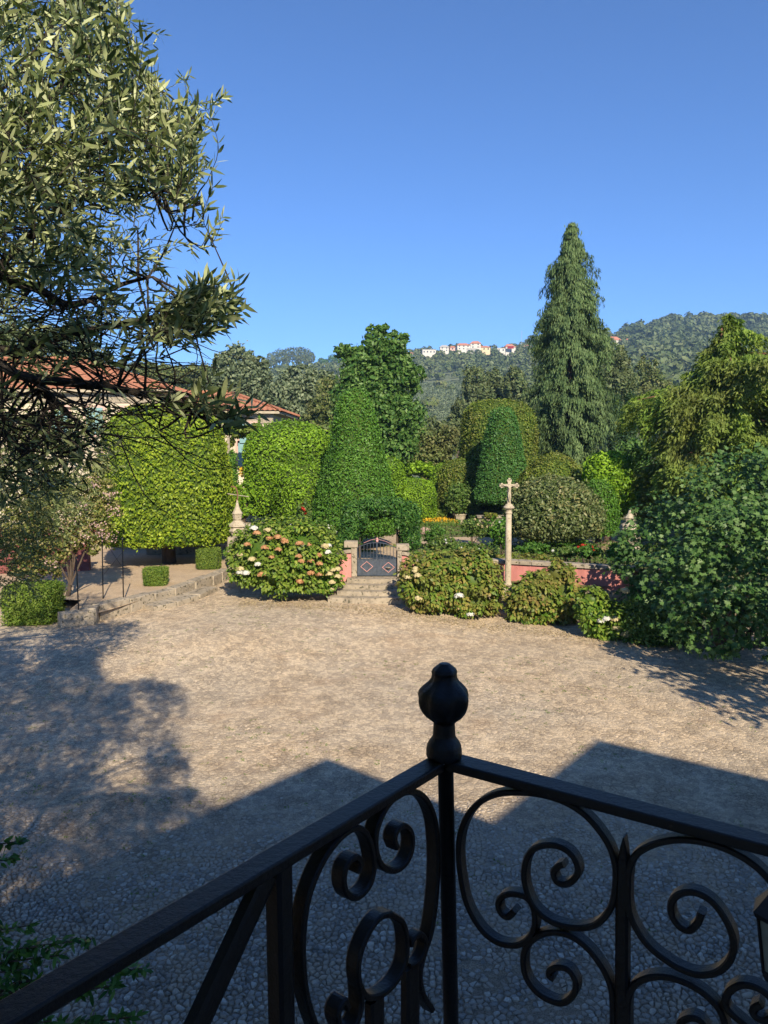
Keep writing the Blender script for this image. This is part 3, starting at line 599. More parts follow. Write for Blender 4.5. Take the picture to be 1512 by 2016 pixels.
# ------------------------------------------------------------------ cedar at the garden corner
def cedar():
    rg = np.random.default_rng(43); Y0 = 37.0; k = Y0 / F; c = P(1425, 900, Y0); base = (c[0], Y0, GZ)
    t = thing('cedar_tree', 'large yellow-green cedar with brown patches and drooping boughs behind the fig', 'tree', base)
    prof = np.array([(598, 0), (625, 14), (650, 38), (700, 78), (730, 130), (770, 178), (800, 176), (850, 168), (900, 165), (960, 145), (1010, 120)], float)
    parts = []; tb = MB(); tb.tube([(c[0], Y0, 0), (c[0] - .1, Y0, 7), P(1421, 640, Y0)], [.42, .26, .03], 8)
    for b in range(210):
        py = 602 + 400 * rg.random() ** .8; a = rg.uniform(0, 2 * math.pi)
        lean = 1.0 if math.cos(a) < 0 else 1.15 + 1.0 * min(max((770 - py) / 120, 0), 1)
        rr = np.interp(py, prof[:, 0], prof[:, 1]) * k * rg.uniform(.5, 1.2) * lean; z = P(1425, py, Y0)[2]
        out = np.array([math.cos(a), math.sin(a), 0]); side = np.array([-out[1], out[0], 0]); brown = rg.random() < .14
        m = int(110 + 150 * rr); s = rg.random(m) ** .55; lift = rg.uniform(.10, .36)
        core = out[None] * (rr * s)[:, None]; zz = z + lift * rr * s - (.34 * rr) * s ** 2.4 - .3
        wd = rr * .13 * (1.1 - s) + .13; off = rg.normal(0, 1, m) * wd
        pos = core + side * off[:, None]; pos[:, 2] = zz - np.abs(off) * .45 - rg.random(m) ** 1.4 * .75 * (.35 + s)
        pos += np.array([c[0], Y0, 0])
        ax = out[None] * .75 + side[None] * (np.sign(off) * .5)[:, None] + np.array([0, 0, -.75])
        parts.append(leafquads(pos, rg.normal(size=(m, 3)) * .6 + [0, 0, .7] + out * .4, .26, .085, rg, 0, axis=ax, rnd=np.clip(rg.random(m) * .6 + (.0 if brown else rg.random() * .4), 0, 1)))
        if b % 5 == 0:
            pp = [np.array([c[0], Y0, z - .3]) + out * rr * q + np.array([0, 0, lift * rr * q - .34 * rr * q ** 2.4]) for q in (0, .3, .6, .85)]; tb.tube(pp, [.09, .06, .04, .015], 5)
    v, f, r = join(parts); mk('crown', v, None, M['cedar'], t, tri=f, rnd=r); tb.mk('trunk', M['redbark'], t, smooth=True)
cedar()

# ------------------------------------------------------------------ belt of trees behind the garden
def tree(label, Y, ls, mat, seed, leaf, n, cat='tree', name='broadleaf_tree', basepx=None, group=None, ground=None, **kw):
    L = pxlobes(Y, ls); g = garden_z(0, Y) if ground is None else ground
    bx = np.mean([l[0][0] for l in L]); return lobes_tree(name, label, cat, (bx, Y, float(g)), L, mat, seed, leaf, n, group=group, **kw)
tree('dense dark green broadleaf tree with ragged top behind the cone topiary', 58,
     [(745, 705, 46, 38), (715, 735, 42, 42), (785, 745, 38, 42), (690, 692, 30, 12), (738, 662, 20, 18), (778, 678, 22, 22), (752, 648, 12, 9), (672, 684, 10, 7), (800, 662, 9, 8), (820, 735, 18, 12), (735, 800, 58, 60), (780, 830, 50, 55), (690, 800, 35, 50), (760, 880, 55, 40), (818, 745, 16, 22)], M['broad'], 51, .34, 30000, trad=.35)
tree('silvery grey-green olive-like tree, taller one behind the cream house', 95, [(470, 720, 36, 34), (450, 760, 42, 40), (500, 770, 45, 45), (475, 820, 60, 50), (510, 730, 22, 24), (435, 710, 12, 14)], M['greyolive'], 52, .50, 14000)
tree('silvery rounded tree between the cream house and the dark broadleaf tree', 88, [(590, 760, 42, 36), (560, 790, 45, 40), (620, 800, 48, 42), (590, 840, 65, 45), (640, 760, 26, 26)], M['greyolive'], 53, .48, 15000)
tree('mid green tree tucked between the silvery tree and the cone topiary', 80, [(655, 770, 30, 28), (645, 815, 38, 45), (670, 845, 36, 40), (625, 870, 60, 40)], M['scrub'], 54, .40, 9000)
tree('low green tree behind the silvery trees near the skyline', 150, [(400, 745, 45, 26), (350, 750, 50, 26), (300, 745, 50, 30), (440, 765, 35, 30)], M['scrub'], 55, .7, 7000)
tree('olive-toned tree showing over the tiled roofs', 110, [(60, 690, 60, 45), (120, 680, 55, 40), (160, 690, 40, 35), (20, 680, 50, 50), (200, 720, 40, 25)], M['greyolive'], 56, .55, 9000)
tree('scrubby bush with pale bare stems behind the yellow flowers', 66, [(820, 870, 34, 28), (855, 885, 36, 28), (880, 860, 26, 24), (800, 900, 36, 24), (840, 905, 45, 22)], M['scrub'], 57, .34, 9000, name='scrub_tree')
tree('grey-green tree on the slope behind the scrubby bush', 95, [(850, 850, 32, 26), (815, 845, 24, 26), (885, 855, 28, 26), (850, 875, 55, 24)], M['euca'], 58, .46, 8000)
tree('tall eucalyptus with feathery crown, first one from the broadleaf tree', 130, [(935, 755, 22, 30), (950, 785, 26, 30), (925, 800, 22, 26), (940, 740, 12, 16)], M['euca'], 59, .6, 6000, name='eucalyptus')
tree('tall eucalyptus with feathery crown, middle of three before the hill', 135, [(975, 765, 20, 28), (985, 795, 26, 28), (970, 740, 10, 14)], M['euca'], 60, .6, 5000, name='eucalyptus')
tree('tall eucalyptus with feathery crown next to the weeping conifer', 128, [(1015, 760, 20, 28), (1025, 795, 24, 28), (1010, 740, 10, 16)], M['euca'], 61, .6, 5000, name='eucalyptus')
tree('dark small tree at the foot of the eucalyptus trees', 118, [(905, 810, 16, 24), (900, 835, 20, 22)], M['euca'], 62, .5, 3000)
tree('brownish green tree seen between the weeping conifer and the cypresses', 100, [(1215, 715, 24, 30), (1200, 750, 26, 30), (1225, 760, 28, 34), (1190, 700, 14, 18)], M['euca'], 63, .5, 6000)
tree('green tree above the cypresses against the wooded hill', 120, [(1250, 760, 26, 30), (1275, 730, 24, 28), (1245, 800, 36, 40), (1290, 790, 40, 50)], M['scrub'], 64, .5, 7000)
tree('bushy tree filling the gap below the cypresses', 62, [(1225, 930, 36, 40), (1265, 960, 36, 50), (1250, 890, 30, 30)], M['broad'], 65, .32, 8000)
tree('dark shrub mass beneath the cedar boughs', 42, [(1290, 980, 40, 60), (1340, 960, 50, 60), (1400, 960, 60, 70), (1480, 960, 60, 80)], M['box_dark'], 66, .22, 15000, name='undergrowth_shrub')
tree('light green vine-covered shrubbery behind the slab hedge', 62, [(790, 925, 30, 18), (830, 925, 30, 15), (870, 930, 30, 14)], M['box_lime'], 67, .26, 5000, name='low_shrub')
tree('green shrub behind the house corner and the stone pinnacle', 40, [(460, 985, 22, 24), (485, 970, 16, 22), (475, 1000, 24, 18)], M['box_lime'], 68, .17, 4000, name='low_shrub')
# background shrubbery mass behind hedges, dark gaps
tree('dark evergreen screen behind the lime domed hedge', 52, [(520, 1000, 40, 50), (600, 1010, 60, 45), (680, 1010, 50, 45), (560, 940, 60, 50), (470, 1000, 30, 50)], M['box_dark'], 69, .24, 9000, name='evergreen_screen')
tree('dark evergreen screen behind the deep green cone topiary', 62, [(900, 960, 40, 45), (960, 970, 50, 40), (1030, 960, 50, 50), (1100, 960, 60, 50), (1170, 960, 50, 50), (860, 980, 30, 40)], M['box_dark'], 70, .26, 11000, name='evergreen_screen')
# out-of-view tree whose shadow falls on the paving
lobes_tree('leafy_tree', 'leafy tree standing beside the courtyard past the fig', 'tree', (13.2, 12.5, 0), [((13.2, 12.5, 3.8), (3.2, 3.4, 2.6)), ((12.8, 15.5, 3.2), (2.6, 2.6, 2.2)), ((14, 10, 4.5), (2.6, 3, 2.4)), ((11.6, 13.6, 3.0), (1.8, 2.2, 1.8)), ((11.2, 15.2, 4.0), (2.2, 2.4, 1.9)), ((11.6, 11.6, 4.6), (2.3, 2.2, 1.8)), ((11.8, 14.2, 5.0), (2.5, 2.0, 1.6)), ((14.2, 14.6, 5.4), (2.5, 2.0, 1.8))], M['broad'], 71, .26, 14000, trad=.2)

# ------------------------------------------------------------------ hill woods (stuff) and hill houses
def blob_forest(name, pts, hts, rads, mat, seed, nl=46, kind='stuff', label=None):
    rg = np.random.default_rng(seed); N = len(pts)
    d = nrm(rg.normal(size=(N, nl, 3))); d[..., 2] = np.where(d[..., 2] < -.5, -d[..., 2], d[..., 2])
    rr = 1 - .3 * rg.random((N, nl, 1)); cx = np.array([1, 1, 1.0])
    p = pts[:, None] + d * rr * np.stack([rads, rads, hts * .5], -1)[:, None] + np.stack([0 * hts, 0 * hts, hts * .55], -1)[:, None]
    nv = d + rg.normal(size=d.shape) * .35; L = np.repeat(np.maximum(rads, hts * .25) * .62, nl)
    tone = np.repeat(rg.random(N), nl) * .65 + rg.random(N * nl) * .35
    v, f, r = leafquads(p.reshape(-1, 3), nv.reshape(-1, 3), L, L * .7, rg, .2, rnd=tone)
    o = mk(name, v, None, mat, tri=f, rnd=r); tag(o, kind=kind); 
    if label: o['label'] = label
    return o
hh = [('pink-roofed low house at the far end of the hilltop village', 806, 700, 14, 7, 'rosewall', 0, 1, False),
      ('long flat white building on the hilltop skyline', 844, 697, 26, 8, 'white', .1, 4, True),
      ('two-storey white house with dark hipped roof in the hilltop village', 875, 692, 17, 13, 'white', 0, 2, False),
      ('small rose house wedged beside the dark-roofed white house', 891, 690, 10, 9, 'rosewall', 0, 1, False),
      ('wide white house under a red roof in the middle of the hilltop village', 912, 689, 25, 14, 'white', .1, 3, False),
      ('tallest white gabled house of the hilltop village', 937, 686, 20, 15, 'white', -.1, 2, False),
      ('grey open-fronted house below the gabled white one', 929, 695, 20, 8, 'concrete', 0, 3, True),
      ('ochre house with a tiled roof next to the gabled white house', 953, 691, 24, 11, 'ochre', 0, 3, False),
      ('modern white house with red awning and big balcony', 1004, 695, 20, 18, 'white', .15, 1, False),
      ('low white garage wing beside the red awning house', 986, 693, 16, 7, 'white', .1, 2, True),
      ('ochre bungalow with arched openings under the modern white house', 1012, 703, 28, 8, 'ochre', 0, 3, False),
      ('white house half hidden by the weeping conifer', 1040, 690, 20, 12, 'white', .1, 2, False),
      ('pale grey stone house lower on the village slope', 882, 704, 20, 8, 'concrete', .2, 2, False),
      ('large white house with orange roofs on a retaining wall', 1210, 684, 24, 22, 'white', .1, 3, False),
      ('white house beside the large orange-roofed one', 1237, 676, 16, 10, 'white', -.1, 2, False),
      ('long pale house near the crest wood', 1270, 656, 22, 6, 'white', 0, 3, False)]
low_houses = [('small red-roofed house lying behind the silvery trees, lowest of its slope', 622, 741, 14, 6, 'ochre', False, 560),
        ('white modern box house with dark terrace above the cone topiary', 681, 754, 28, 13, 'white', True, 420),
        ('terracotta roofed house with wide wall on the hill by the skyline trees', 651, 728, 26, 9, 'rosewall', False, 640),
        ('cream house with arched porch next to the dark broadleaf tree', 672, 728, 12, 8, 'cream', False, 636),
        ('row house with pale red roof under the eucalyptus grove', 605, 730, 20, 6, 'rosewall', False, 660),
        ('white house among the trees under the grove', 545, 738, 24, 8, 'white', False, 600),
        ('pink house glimpsed right beside the weeping conifer trunk'.replace('right ', ''), 1190, 748, 14, 8, 'rosewall', False, 300)]
def hitY(px, py, Yd):
    ys = np.arange(230, 980, 4.0); d = ray(px, py); X = d[0] / d[1] * ys; z = CAMZ + d[2] / d[1] * ys; tz = terr_z(X, ys); h = np.nonzero(tz > z)[0]
    return float(ys[h[0]]) if len(h) else Yd
HL = [(h[1], h[3], hitY(h[1], h[2], 830)) for h in hh] + [(h[1], h[3], hitY(h[1], h[2], h[7])) for h in low_houses]
def clear_of_houses(X, Y):
    px = 756 + F * X / Y; k = np.ones(len(X), bool)
    for hx, hw, hy in HL: k &= ~((np.abs(px - hx) < hw * .62 + 2) & (Y > hy - 45) & (Y < hy + 14))
    return k
rg = np.random.default_rng(77)
def scatter(N, px0, px1, y0, y1, ybias=1.0):
    y = y0 + (y1 - y0) * rg.random(N) ** ybias; px = rg.uniform(px0, px1, N); X = (px - 756) / F * y
    return X, y
X, Yy = scatter(3300, -60, 1580, 180, 915, .75)
clear = lf(X, Yy, .016, 2.0) ; keepm = (clear < .75); X, Yy = X[keepm], Yy[keepm]
px_, py_, _ = proj(np.stack([X, Yy, terr_z(X, Yy)], -1))
keepm = clear_of_houses(X, Yy) & ~((px_ > 540) & (px_ < 700) & (Yy > 830)) & ~((px_ > 785) & (px_ < 925) & (Yy < 590)); X, Yy = X[keepm], Yy[keepm]
Z = terr_z(X, Yy); right = (756 + F * X / Yy) > 1230
h = rg.uniform(6, 12, len(X)) * np.where(right, 1.3, 1.0); blob_forest('hillside_woods', np.stack([X, Yy, Z], -1), h, h * rg.uniform(.38, .55, len(X)), M['euca'], 78, 50, label='wooded slopes of the hills beyond the garden')
X, Yy = scatter(1500, -120, 1640, 170, 900, .7); px_ = 756 + F * X / Yy
keepm = clear_of_houses(X, Yy) & ~((px_ > 790) & (px_ < 920) & (Yy < 590) & (lf(X, Yy, .05) > -.6)); X, Yy = X[keepm], Yy[keepm]; Z = terr_z(X, Yy)
h = rg.uniform(3, 7, len(X)); blob_forest('hillside_scrub', np.stack([X, Yy, Z], -1), h, h * rg.uniform(.6, .95, len(X)), M['scrub'], 79, 50, label='low scrub and orchards on the hill slopes')
vx_ = rg.uniform(800, 1300, 420); vy_ = rg.uniform(760, 930, 420); X = (vx_ - 756) / F * vy_; kk_ = np.ones(420, bool)
for hx, hw, hy in HL: kk_ &= ~((np.abs(vx_ - hx) < hw * .45) & (vy_ > hy - 30) & (vy_ < hy + 14))
X, vy_ = X[kk_], vy_[kk_]; h = rg.uniform(3, 9, len(X)); blob_forest('village_trees', np.stack([X, vy_, terr_z(X, vy_)], -1), h, h * rg.uniform(.4, .6, len(X)), M['scrub'], 90, 46, label='trees growing among the hilltop village houses')
ox_, oy_ = np.meshgrid(np.linspace(0, 1, 26), np.linspace(340, 580, 22)); oy_ = oy_.ravel() + rg.normal(0, 1, 572); X = ((795 + 130 * ox_.ravel()) - 756) / F * oy_; blob_forest('orchard_rows', np.stack([X, oy_, terr_z(X, oy_)], -1), np.full(572, 2.6), np.full(572, 1.5), M['greyolive'], 91, 26, label='rows of pale young olive trees on the valley slope')
# ridge-top wood, right
N = 330; px_ = rg.uniform(1225, 1640, N); yy = rg.uniform(880, 930, N); X = (px_ - 756) / F * yy; h = rg.uniform(12, 21, N) * sstep(px_, 1200, 1330).clip(.5, 1)
blob_forest('ridge_woods', np.stack([X, yy, terr_z(X, yy)], -1), h, h * rg.uniform(.26, .36, N), M['euca'], 80, 80, label='line of woods along the hill crest')
# eucalyptus grove on the left hill: each tree its own thing
def far_tree(label, px, Y, h, r, mat, seed, name='eucalyptus', group=None, nl=260):
    rg = np.random.default_rng(seed); X = (px - 756) / F * Y; z = float(terr_z(np.array(X), np.array(Y))); t = thing(name, label, 'tree', (X, Y, z), group)
    MB().tube([(X, Y, z - 1), (X + .3, Y, z + h * .5), (X, Y, z + h * .85)], [.5, .35, .15], 6).mk('trunk', M['bark'], t)
    d = nrm(rg.normal(size=(nl, 3))) * (1 - .35 * rg.random((nl, 1))); p = np.array([X, Y, z + h * .66]) + d * [r, r, h * .36]; p += rg.normal(size=(nl, 3)) * .3
    v, f, rr = leafquads(p, d + rg.normal(size=d.shape) * .4, 1.9, 1.3, rg, .3); mk('crown', v, None, mat, t, tri=f, rnd=rr)
    return t
for i, (px, h) in enumerate([(524, 16), (535, 21), (545, 23), (553, 25), (562, 24), (570, 25), (578, 26), (586, 25), (593, 25), (600, 24), (608, 22), (615, 18), (541, 17), (566, 18), (590, 17), (606, 16)]):
    far_tree('tall eucalyptus in the dense grove crowning the hill above the silvery trees', px, 880 + (i * 37 % 25) - (25 if i > 11 else 0), h, 4.6, M['euca'], 100 + i, group='eucalyptus grove on the hilltop')
for i, (px, h, r) in enumerate([(634, 11, 4), (643, 9, 3), (656, 14, 6), (664, 13, 5)]):
    far_tree('small dark round tree on the skyline between the hill houses and the broadleaf tree', px, 880, h, r, M['broad'], 130 + i, name='round_tree', group='skyline trees by the hill houses')
def far_house(label, px, py, wpx, hpx, Y, wall='white', roof='fartile', rh=.35, rz=0.0, nwin=3, name='hill_house', floors=1, flat=False):
    Y = hitY(px, py, Y); c = P(px, py, Y); k = Y / F; w_, h_ = wpx * k, hpx * k; X, z = c[0], c[2]; dp = min(w_ * .8, 10); base = (X, Y, z)
    t = thing(name, label, 'house', base)
    wh = h_ * (1.0 if flat else 1 - rh)
    MB().box((X, Y + dp / 2, z + wh / 2 - 2), (w_, dp, wh + 4), rz).mk('wall', M[wall], t)
    if flat: MB().box((X, Y + dp / 2, z + wh + .25), (w_ + .5, dp + .5, .5), rz).mk('roof', M[roof], t)
    else:
        e = .5; ca, sa = math.cos(rz), math.sin(rz); mb = MB(); q = []
        for a, b, zz in ((-w_ / 2 - e, -dp / 2 - e, wh), (w_ / 2 + e, -dp / 2 - e, wh), (w_ / 2 + e, dp / 2 + e, wh), (-w_ / 2 - e, dp / 2 + e, wh), (-w_ / 2 + dp * .3, 0, h_), (w_ / 2 - dp * .3, 0, h_)):
            q.append((X + a * ca - b * sa, Y + dp / 2 + a * sa + b * ca, z + zz))
        q2 = [(a, b, c_ - .3) for a, b, c_ in q[:4]]
        mb.add(q + q2, [(0, 1, 5, 4), (1, 2, 5), (2, 3, 4, 5), (3, 0, 4), (6, 7, 1, 0), (7, 8, 2, 1), (8, 9, 3, 2), (9, 6, 0, 3), (9, 8, 7, 6)]); mb.mk('roof', M[roof], t)
    ca, sa = math.cos(rz), math.sin(rz)
    for fl in range(floors):
        for i in range(nwin):
            a = -w_ / 2 + w_ * (i + .5) / nwin; b = -dp / 2 - .04; zc = z + wh * (fl + .55) / floors
            MB().box((X + a * ca - b * sa, Y + dp / 2 + a * sa + b * ca, zc), (min(1.3, w_ / nwin * .5), .12, min(1.6, wh / floors * .45)), rz).mk('window', M['window'], t)
    return t
for lb, px, py, wp, hp, wall, rz, nw, fl in hh:
    Yh = 820 if px < 1100 else 840
    roof = 'concrete' if 'dark hipped' in lb or fl else 'fartile'
    far_house(lb, px, py, wp, hp, Yh, wall, roof, .34, rz, nw, floors=2 if hp > 12 else 1, flat=fl)
aw = P(1005, 684, 816); aw_t = thing('awning', 'red striped awning hanging on the modern white hill house', 'awning', aw); MB().box(aw + [0, -.8, 0], (6.5, 1.2, 2.6)).mk('awning_cloth', M['fl_red'], aw_t); MB().box(aw + [0, -.8, 1.5], (6.8, 1.3, .2)).mk('awning_box', M['white'], aw_t)
rw = P(1208, 690, 835); tag(MB().box(rw, (26, 1.2, 9)).mk('retaining_wall', M['white'], origin=rw), 'long white retaining wall under the orange-roofed hill house', 'wall')
for lb, px, py, wp, hp, wall, fl, Yh in low_houses:
    far_house(lb, px, py, wp, hp, Yh, wall, 'white' if fl else 'fartile', .4, .1, 3, flat=fl)
pole_p = P(1027, 668, 830); tag(MB().tube([pole_p - [0, 0, 6], pole_p + [0, 0, 9]], .18, 6).mk('mast', M['blue_paint'], origin=pole_p), 'thin pale mast on the hilltop beside the weeping conifer', 'mast')

# ------------------------------------------------------------------ cream house with tiled roofs
def tiled_plane(mb, e0, e1, r0, r1, pitch=.34, amp=.035):
    """eave e0->e1, ridge r0->r1, roof surface made of rows of barrel tiles"""
    e0, e1, r0, r1 = map(lambda a: np.array(a, float), (e0, e1, r0, r1)); L = np.linalg.norm(e1 - e0); nu = int(L / pitch) * 3; nvv = max(3, int(np.linalg.norm((r0 + r1) / 2 - (e0 + e1) / 2) / .38)) * 2
    nv = nrm(np.cross(e1 - e0, (r0 + r1) / 2 - e0)); 
    if nv[2] < 0: nv = -nv
    ed = nrm(e1 - e0); vs = []; 
    for j in range(nvv + 1):
        t = j // 2 / (nvv / 2) if j % 2 == 0 else (j // 2 + 1) / (nvv / 2)
        t = (j / nvv); step = .03 * (1 - (j % 2))
        for i in range(nu + 1):
            s = i / nu; p = (e0 * (1 - t) + r0 * t) * (1 - s) + (e1 * (1 - t) + r1 * t) * s
            w_ = np.dot(p - e0, ed) / pitch * 2 * math.pi; vs.append(p + nv * (amp * math.sin(w_) + step))
    fs = [(j * (nu + 1) + i, j * (nu + 1) + i + 1, (j + 1) * (nu + 1) + i + 1, (j + 1) * (nu + 1) + i) for j in range(nvv) for i in range(nu)]
    mb.add(vs, fs)
def hip_house(label, x0, x1, y0, y1, zg, ze, zr, hipx, wins):
    t = thing('manor_house', label, 'house', ((x0 + x1) / 2, (y0 + y1) / 2, zg))
    e = .55; MB().box(((x0 + x1) / 2, (y0 + y1) / 2, (zg + ze) / 2), (x1 - x0 - 2 * e, y1 - y0 - 2 * e, ze - zg)).mk('wall', M['cream'], t)
    ym = (y0 + y1) / 2; A, B, C_, D = (x0, y0, ze), (x1, y0, ze), (x1, y1, ze), (x0, y1, ze); r0, r1 = (x0 + hipx, ym, zr), (x1 - hipx, ym, zr)
    mb = MB(); tiled_plane(mb, A, B, r0, r1); tiled_plane(mb, B, C_, r1, r1); tiled_plane(mb, C_, D, r1, r0); tiled_plane(mb, D, A, r0, r0)
    rf = mb.mk('roof', M['tile'], t)
    ca = MB()
    for a, b in ((r0, r1), (B, r1), (A, r0), (C_, r1)): ca.tube([np.array(a) + [0, 0, .06], np.array(b) + [0, 0, .06]], .11, 8)
    c = ca.mk('ridge_cap', M['tile'], rf); W[c.name] = W[t.name]
    MB().box(((x0 + x1) / 2, (y0 + y1) / 2, ze - .12), (x1 - x0 - .15, y1 - y0 - .15, .16)).mk('eave', M['granite_pale'], t)
    MB().box(((x0 + x1) / 2, y0 + e - .03, ze - .55), (x1 - x0 - 2 * e, .08, .5)).mk('cornice_band', M['granite'], t)
    for (wx, wz, ww, wh, m) in wins:
        w_ = MB().box((wx, y0 + e - .05, wz), (ww + .3, .12, wh + .3)).mk('window', M['rosewall'], t); W[w_.name] = W[t.name]
        MB().box((wx, y0 + e - .12, wz), (ww, .06, wh)).mk('shutter', M[m], w_)
    return t
c2 = P(552, 808, 50); c1 = P(332, 765, 46)
hip_house('cream house wing with lower orange tiled roof ending near the lime hedge', -19.5, c2[0], 50, 61, .5, c2[2], P(462, 773, 55.5)[2], 4.3,
          [(P(405, 830, 50)[0], c2[2] - 1.5, 1.1, 1.3, 'teal'), (P(484, 830, 50)[0], c2[2] - 1.5, 1.0, 1.3, 'teal'), (P(440, 890, 50)[0], c2[2] - 4.2, 1.0, 1.6, 'window'), (P(478, 895, 50)[0], P(478, 895, 50)[2], .75, 1.5, 'teal')])
hip_house('main cream house under the higher orange tiled roof behind the olive branches', -36, c1[0], 46, 60, .5, c1[2], P(120, 698, 53)[2] - .3, 8,
          [(P(250, 800, 46)[0], c1[2] - 1.9, 1.0, 1.6, 'teal'), (P(180, 800, 46)[0], c1[2] - 1.9, 1.0, 1.6, 'teal'), (P(110, 800, 46)[0], c1[2] - 1.9, 1.0, 1.6, 'teal')])
# vine pergola
vp = P(465, 850, 47.5); lobes_tree('vine_pergola', 'leafy vine pergola running along the cream house wall', 'pergola', (vp[0], 47.5, 1.1),
    pxlobes(47.5, [(400, 845, 24, 9), (435, 850, 26, 11), (470, 850, 26, 11), (500, 845, 20, 10), (455, 868, 10, 10)]), M['box_mid'], 140, .2, 4500, trunk=False, crown='vine')
pgo = bpy.data.objects['vine_pergola']; pm = MB()
for px in (405, 450, 492):
    a = P(px, 860, 47.2); pm.box((a[0], 47.2, (a[2] + 1.1) / 2), (.14, .14, a[2] - 1.1))
pm.mk('pergola_post', M['granite'], pgo)
yf = P(478, 925, 46.5); 
def flowerpatch(name, label, x0, x1, y0, y1, Y, mat, seed, n=300, leaf=.12, kind='stuff', dep=1.0, cat=None):
    rg = np.random.default_rng(seed); px = rg.uniform(x0, x1, n); py = rg.uniform(y0, y1, n); p = np.array([P(a, b, Y) for a, b in zip(px, py)]); p[:, 1] += rg.uniform(-dep, dep, n)
    v, f, r = leafquads(p, rg.normal(size=(n, 3)) + [0, -.5, .8], leaf, leaf * .9, rg); o = mk(name, v, None, M[mat], tri=f, rnd=r); o['label'] = label; o['kind'] = kind; return o
flowerpatch('yellow_flowers', 'yellow blossoms by the cream house door', 474, 487, 920, 938, 46.5, 'fl_yellow', 141, 120, .14)

# ------------------------------------------------------------------ left terrace: stone edge, wall, iron fence, poles
ted = thing('terrace_edge', 'rough granite block edging along the raised sandy terrace', 'kerb', (-8.5, 27, .45)); rg = np.random.default_rng(150)
edge_px = [(118, 1238), (190, 1229), (196, 1222), (258, 1206), (305, 1192), (345, 1182), (385, 1168), (420, 1155), (455, 1139)]
for i in range(len(edge_px) - 1):
    a = PZ(*edge_px[i], .45); b = PZ(*edge_px[i + 1], .45); d = (b - a); ln = np.linalg.norm(d[:2]); ang = math.atan2(d[1], d[0])
    nb = max(1, round(ln / 1.1))
    for k in range(nb):
        q = a + d * (k + .5) / nb; hz = .43 + rg.uniform(-.03, .05) + (.06 if i < 3 else 0)
        o = MB().box((q[0] - math.sin(ang) * .22, q[1] + math.cos(ang) * .22, .45 + hz / 2 - .1), (ln / nb - .03, .46, hz + .2), ang + rg.uniform(-.03, .03), .97).mk('granite_block', M['granite'], ted, bevel=.025)
lower = thing('low_step', 'flat lower stone step running below the terrace edge', 'step', (-8, 28, .45))
for (p0, p1) in (((300, 1203), (345, 1194)), ((346, 1193), (388, 1180)), ((389, 1179), (425, 1163))):
    a = PZ(*p0, .45); b = PZ(*p1, .45); d = b - a; ang = math.atan2(d[1], d[0]); q = (a + b) / 2
    MB().box((q[0] - math.sin(ang) * .3, q[1] + math.cos(ang) * .3, .52), (np.linalg.norm(d[:2]) - .03, .8, .2), ang, .98).mk('step_slab', M['granite'], lower, bevel=.02)
# red/rubble wall behind terrace
wl = thing('terrace_wall', 'dark stone wall with faded red plaster behind the terrace', 'wall', (-13, 39.5, .78))
MB().box((-15.5, 39.8, 1.35), (20, .5, 1.2)).mk('wall_body', M['granite'], wl)
MB().box((-17.5, 39.5, 1.5), (14, .08, .7)).mk('plaster', M['darkred'], wl)
MB().box((-15.5, 39.8, 2.03), (20.2, .62, .16)).mk('coping', M['granite'], wl)
wl2 = thing('red_garden_wall', 'weathered red plaster wall glimpsed behind the pink-flowering tree', 'wall', (-16, 30, .78))
MB().box((-15.8, 32.0, 1.35), (6.5, .4, 1.3), .25).mk('plaster', M['darkred'], wl2); MB().box((-15.8, 32.0, 2.05), (6.7, .55, .12), .25).mk('coping', M['granite'], wl2)
fe = thing('iron_fence', 'black iron railing fence under the rectangular clipped tree', 'fence', (-9.5, 37.6, .78))
fx0, fx1 = P(290, 1080, 37.6)[0], P(446, 1080, 37.6)[0]
MB().box(((fx0 + fx1) / 2, 37.6, 1.02), (fx1 - fx0, .35, .5)).mk('plinth', M['granite'], fe)
for zz in (1.4, 2.12): MB().box(((fx0 + fx1) / 2, 37.6, zz), (fx1 - fx0, .04, .04)).mk('rail', M['iron'], fe)
bar = None; nb = 30
for i in range(nb):
    x = fx0 + (fx1 - fx0) * (i + .5) / nb
    if bar is None: bar = MB().box((x, 37.6, 1.75), (.022, .022, .98)).mk('bar', M['iron'], fe); x0_ = x
    else:
        c = bar.copy(); col.objects.link(c); c.parent = fe; c.location = (x - x0_, 0, 0)
# thin rose support poles
for i, (xb, yb, xt, yt, lb) in enumerate([(155, 1208, 150, 1100, 'bent foot'), (203, 1178, 201, 1060, 'middle place'), (243, 1184, 241, 1062, 'stay wires crossing beside it'), (110, 1180, 108, 1135, 'shrub before it')]):
    b_ = PZ(xb, yb, .78); tp = P(xt, yt, b_[1]); t = thing('support_pole', 'thin black iron pole on the terrace, the one with ' + lb, 'pole', b_)
    MB().tube([b_ - [0, 0, .1], (b_ + tp) / 2, tp], .022, 6).mk('pole_rod', M['iron'], t); MB().lathe([(.04, 0), (.03, .05), (.0, .08)], tp, 8).mk('pole_cap', M['iron'], t)
a = P(205, 1064, 29); b = P(243, 1120, 29); tag(MB().tube([a, b], .008, 4).tube([P(243, 1085, 29), P(205, 1130, 29)], .008, 4).mk('stay_wires', M['iron'], origin=a), 'thin crossing wires between two iron poles', 'wire')

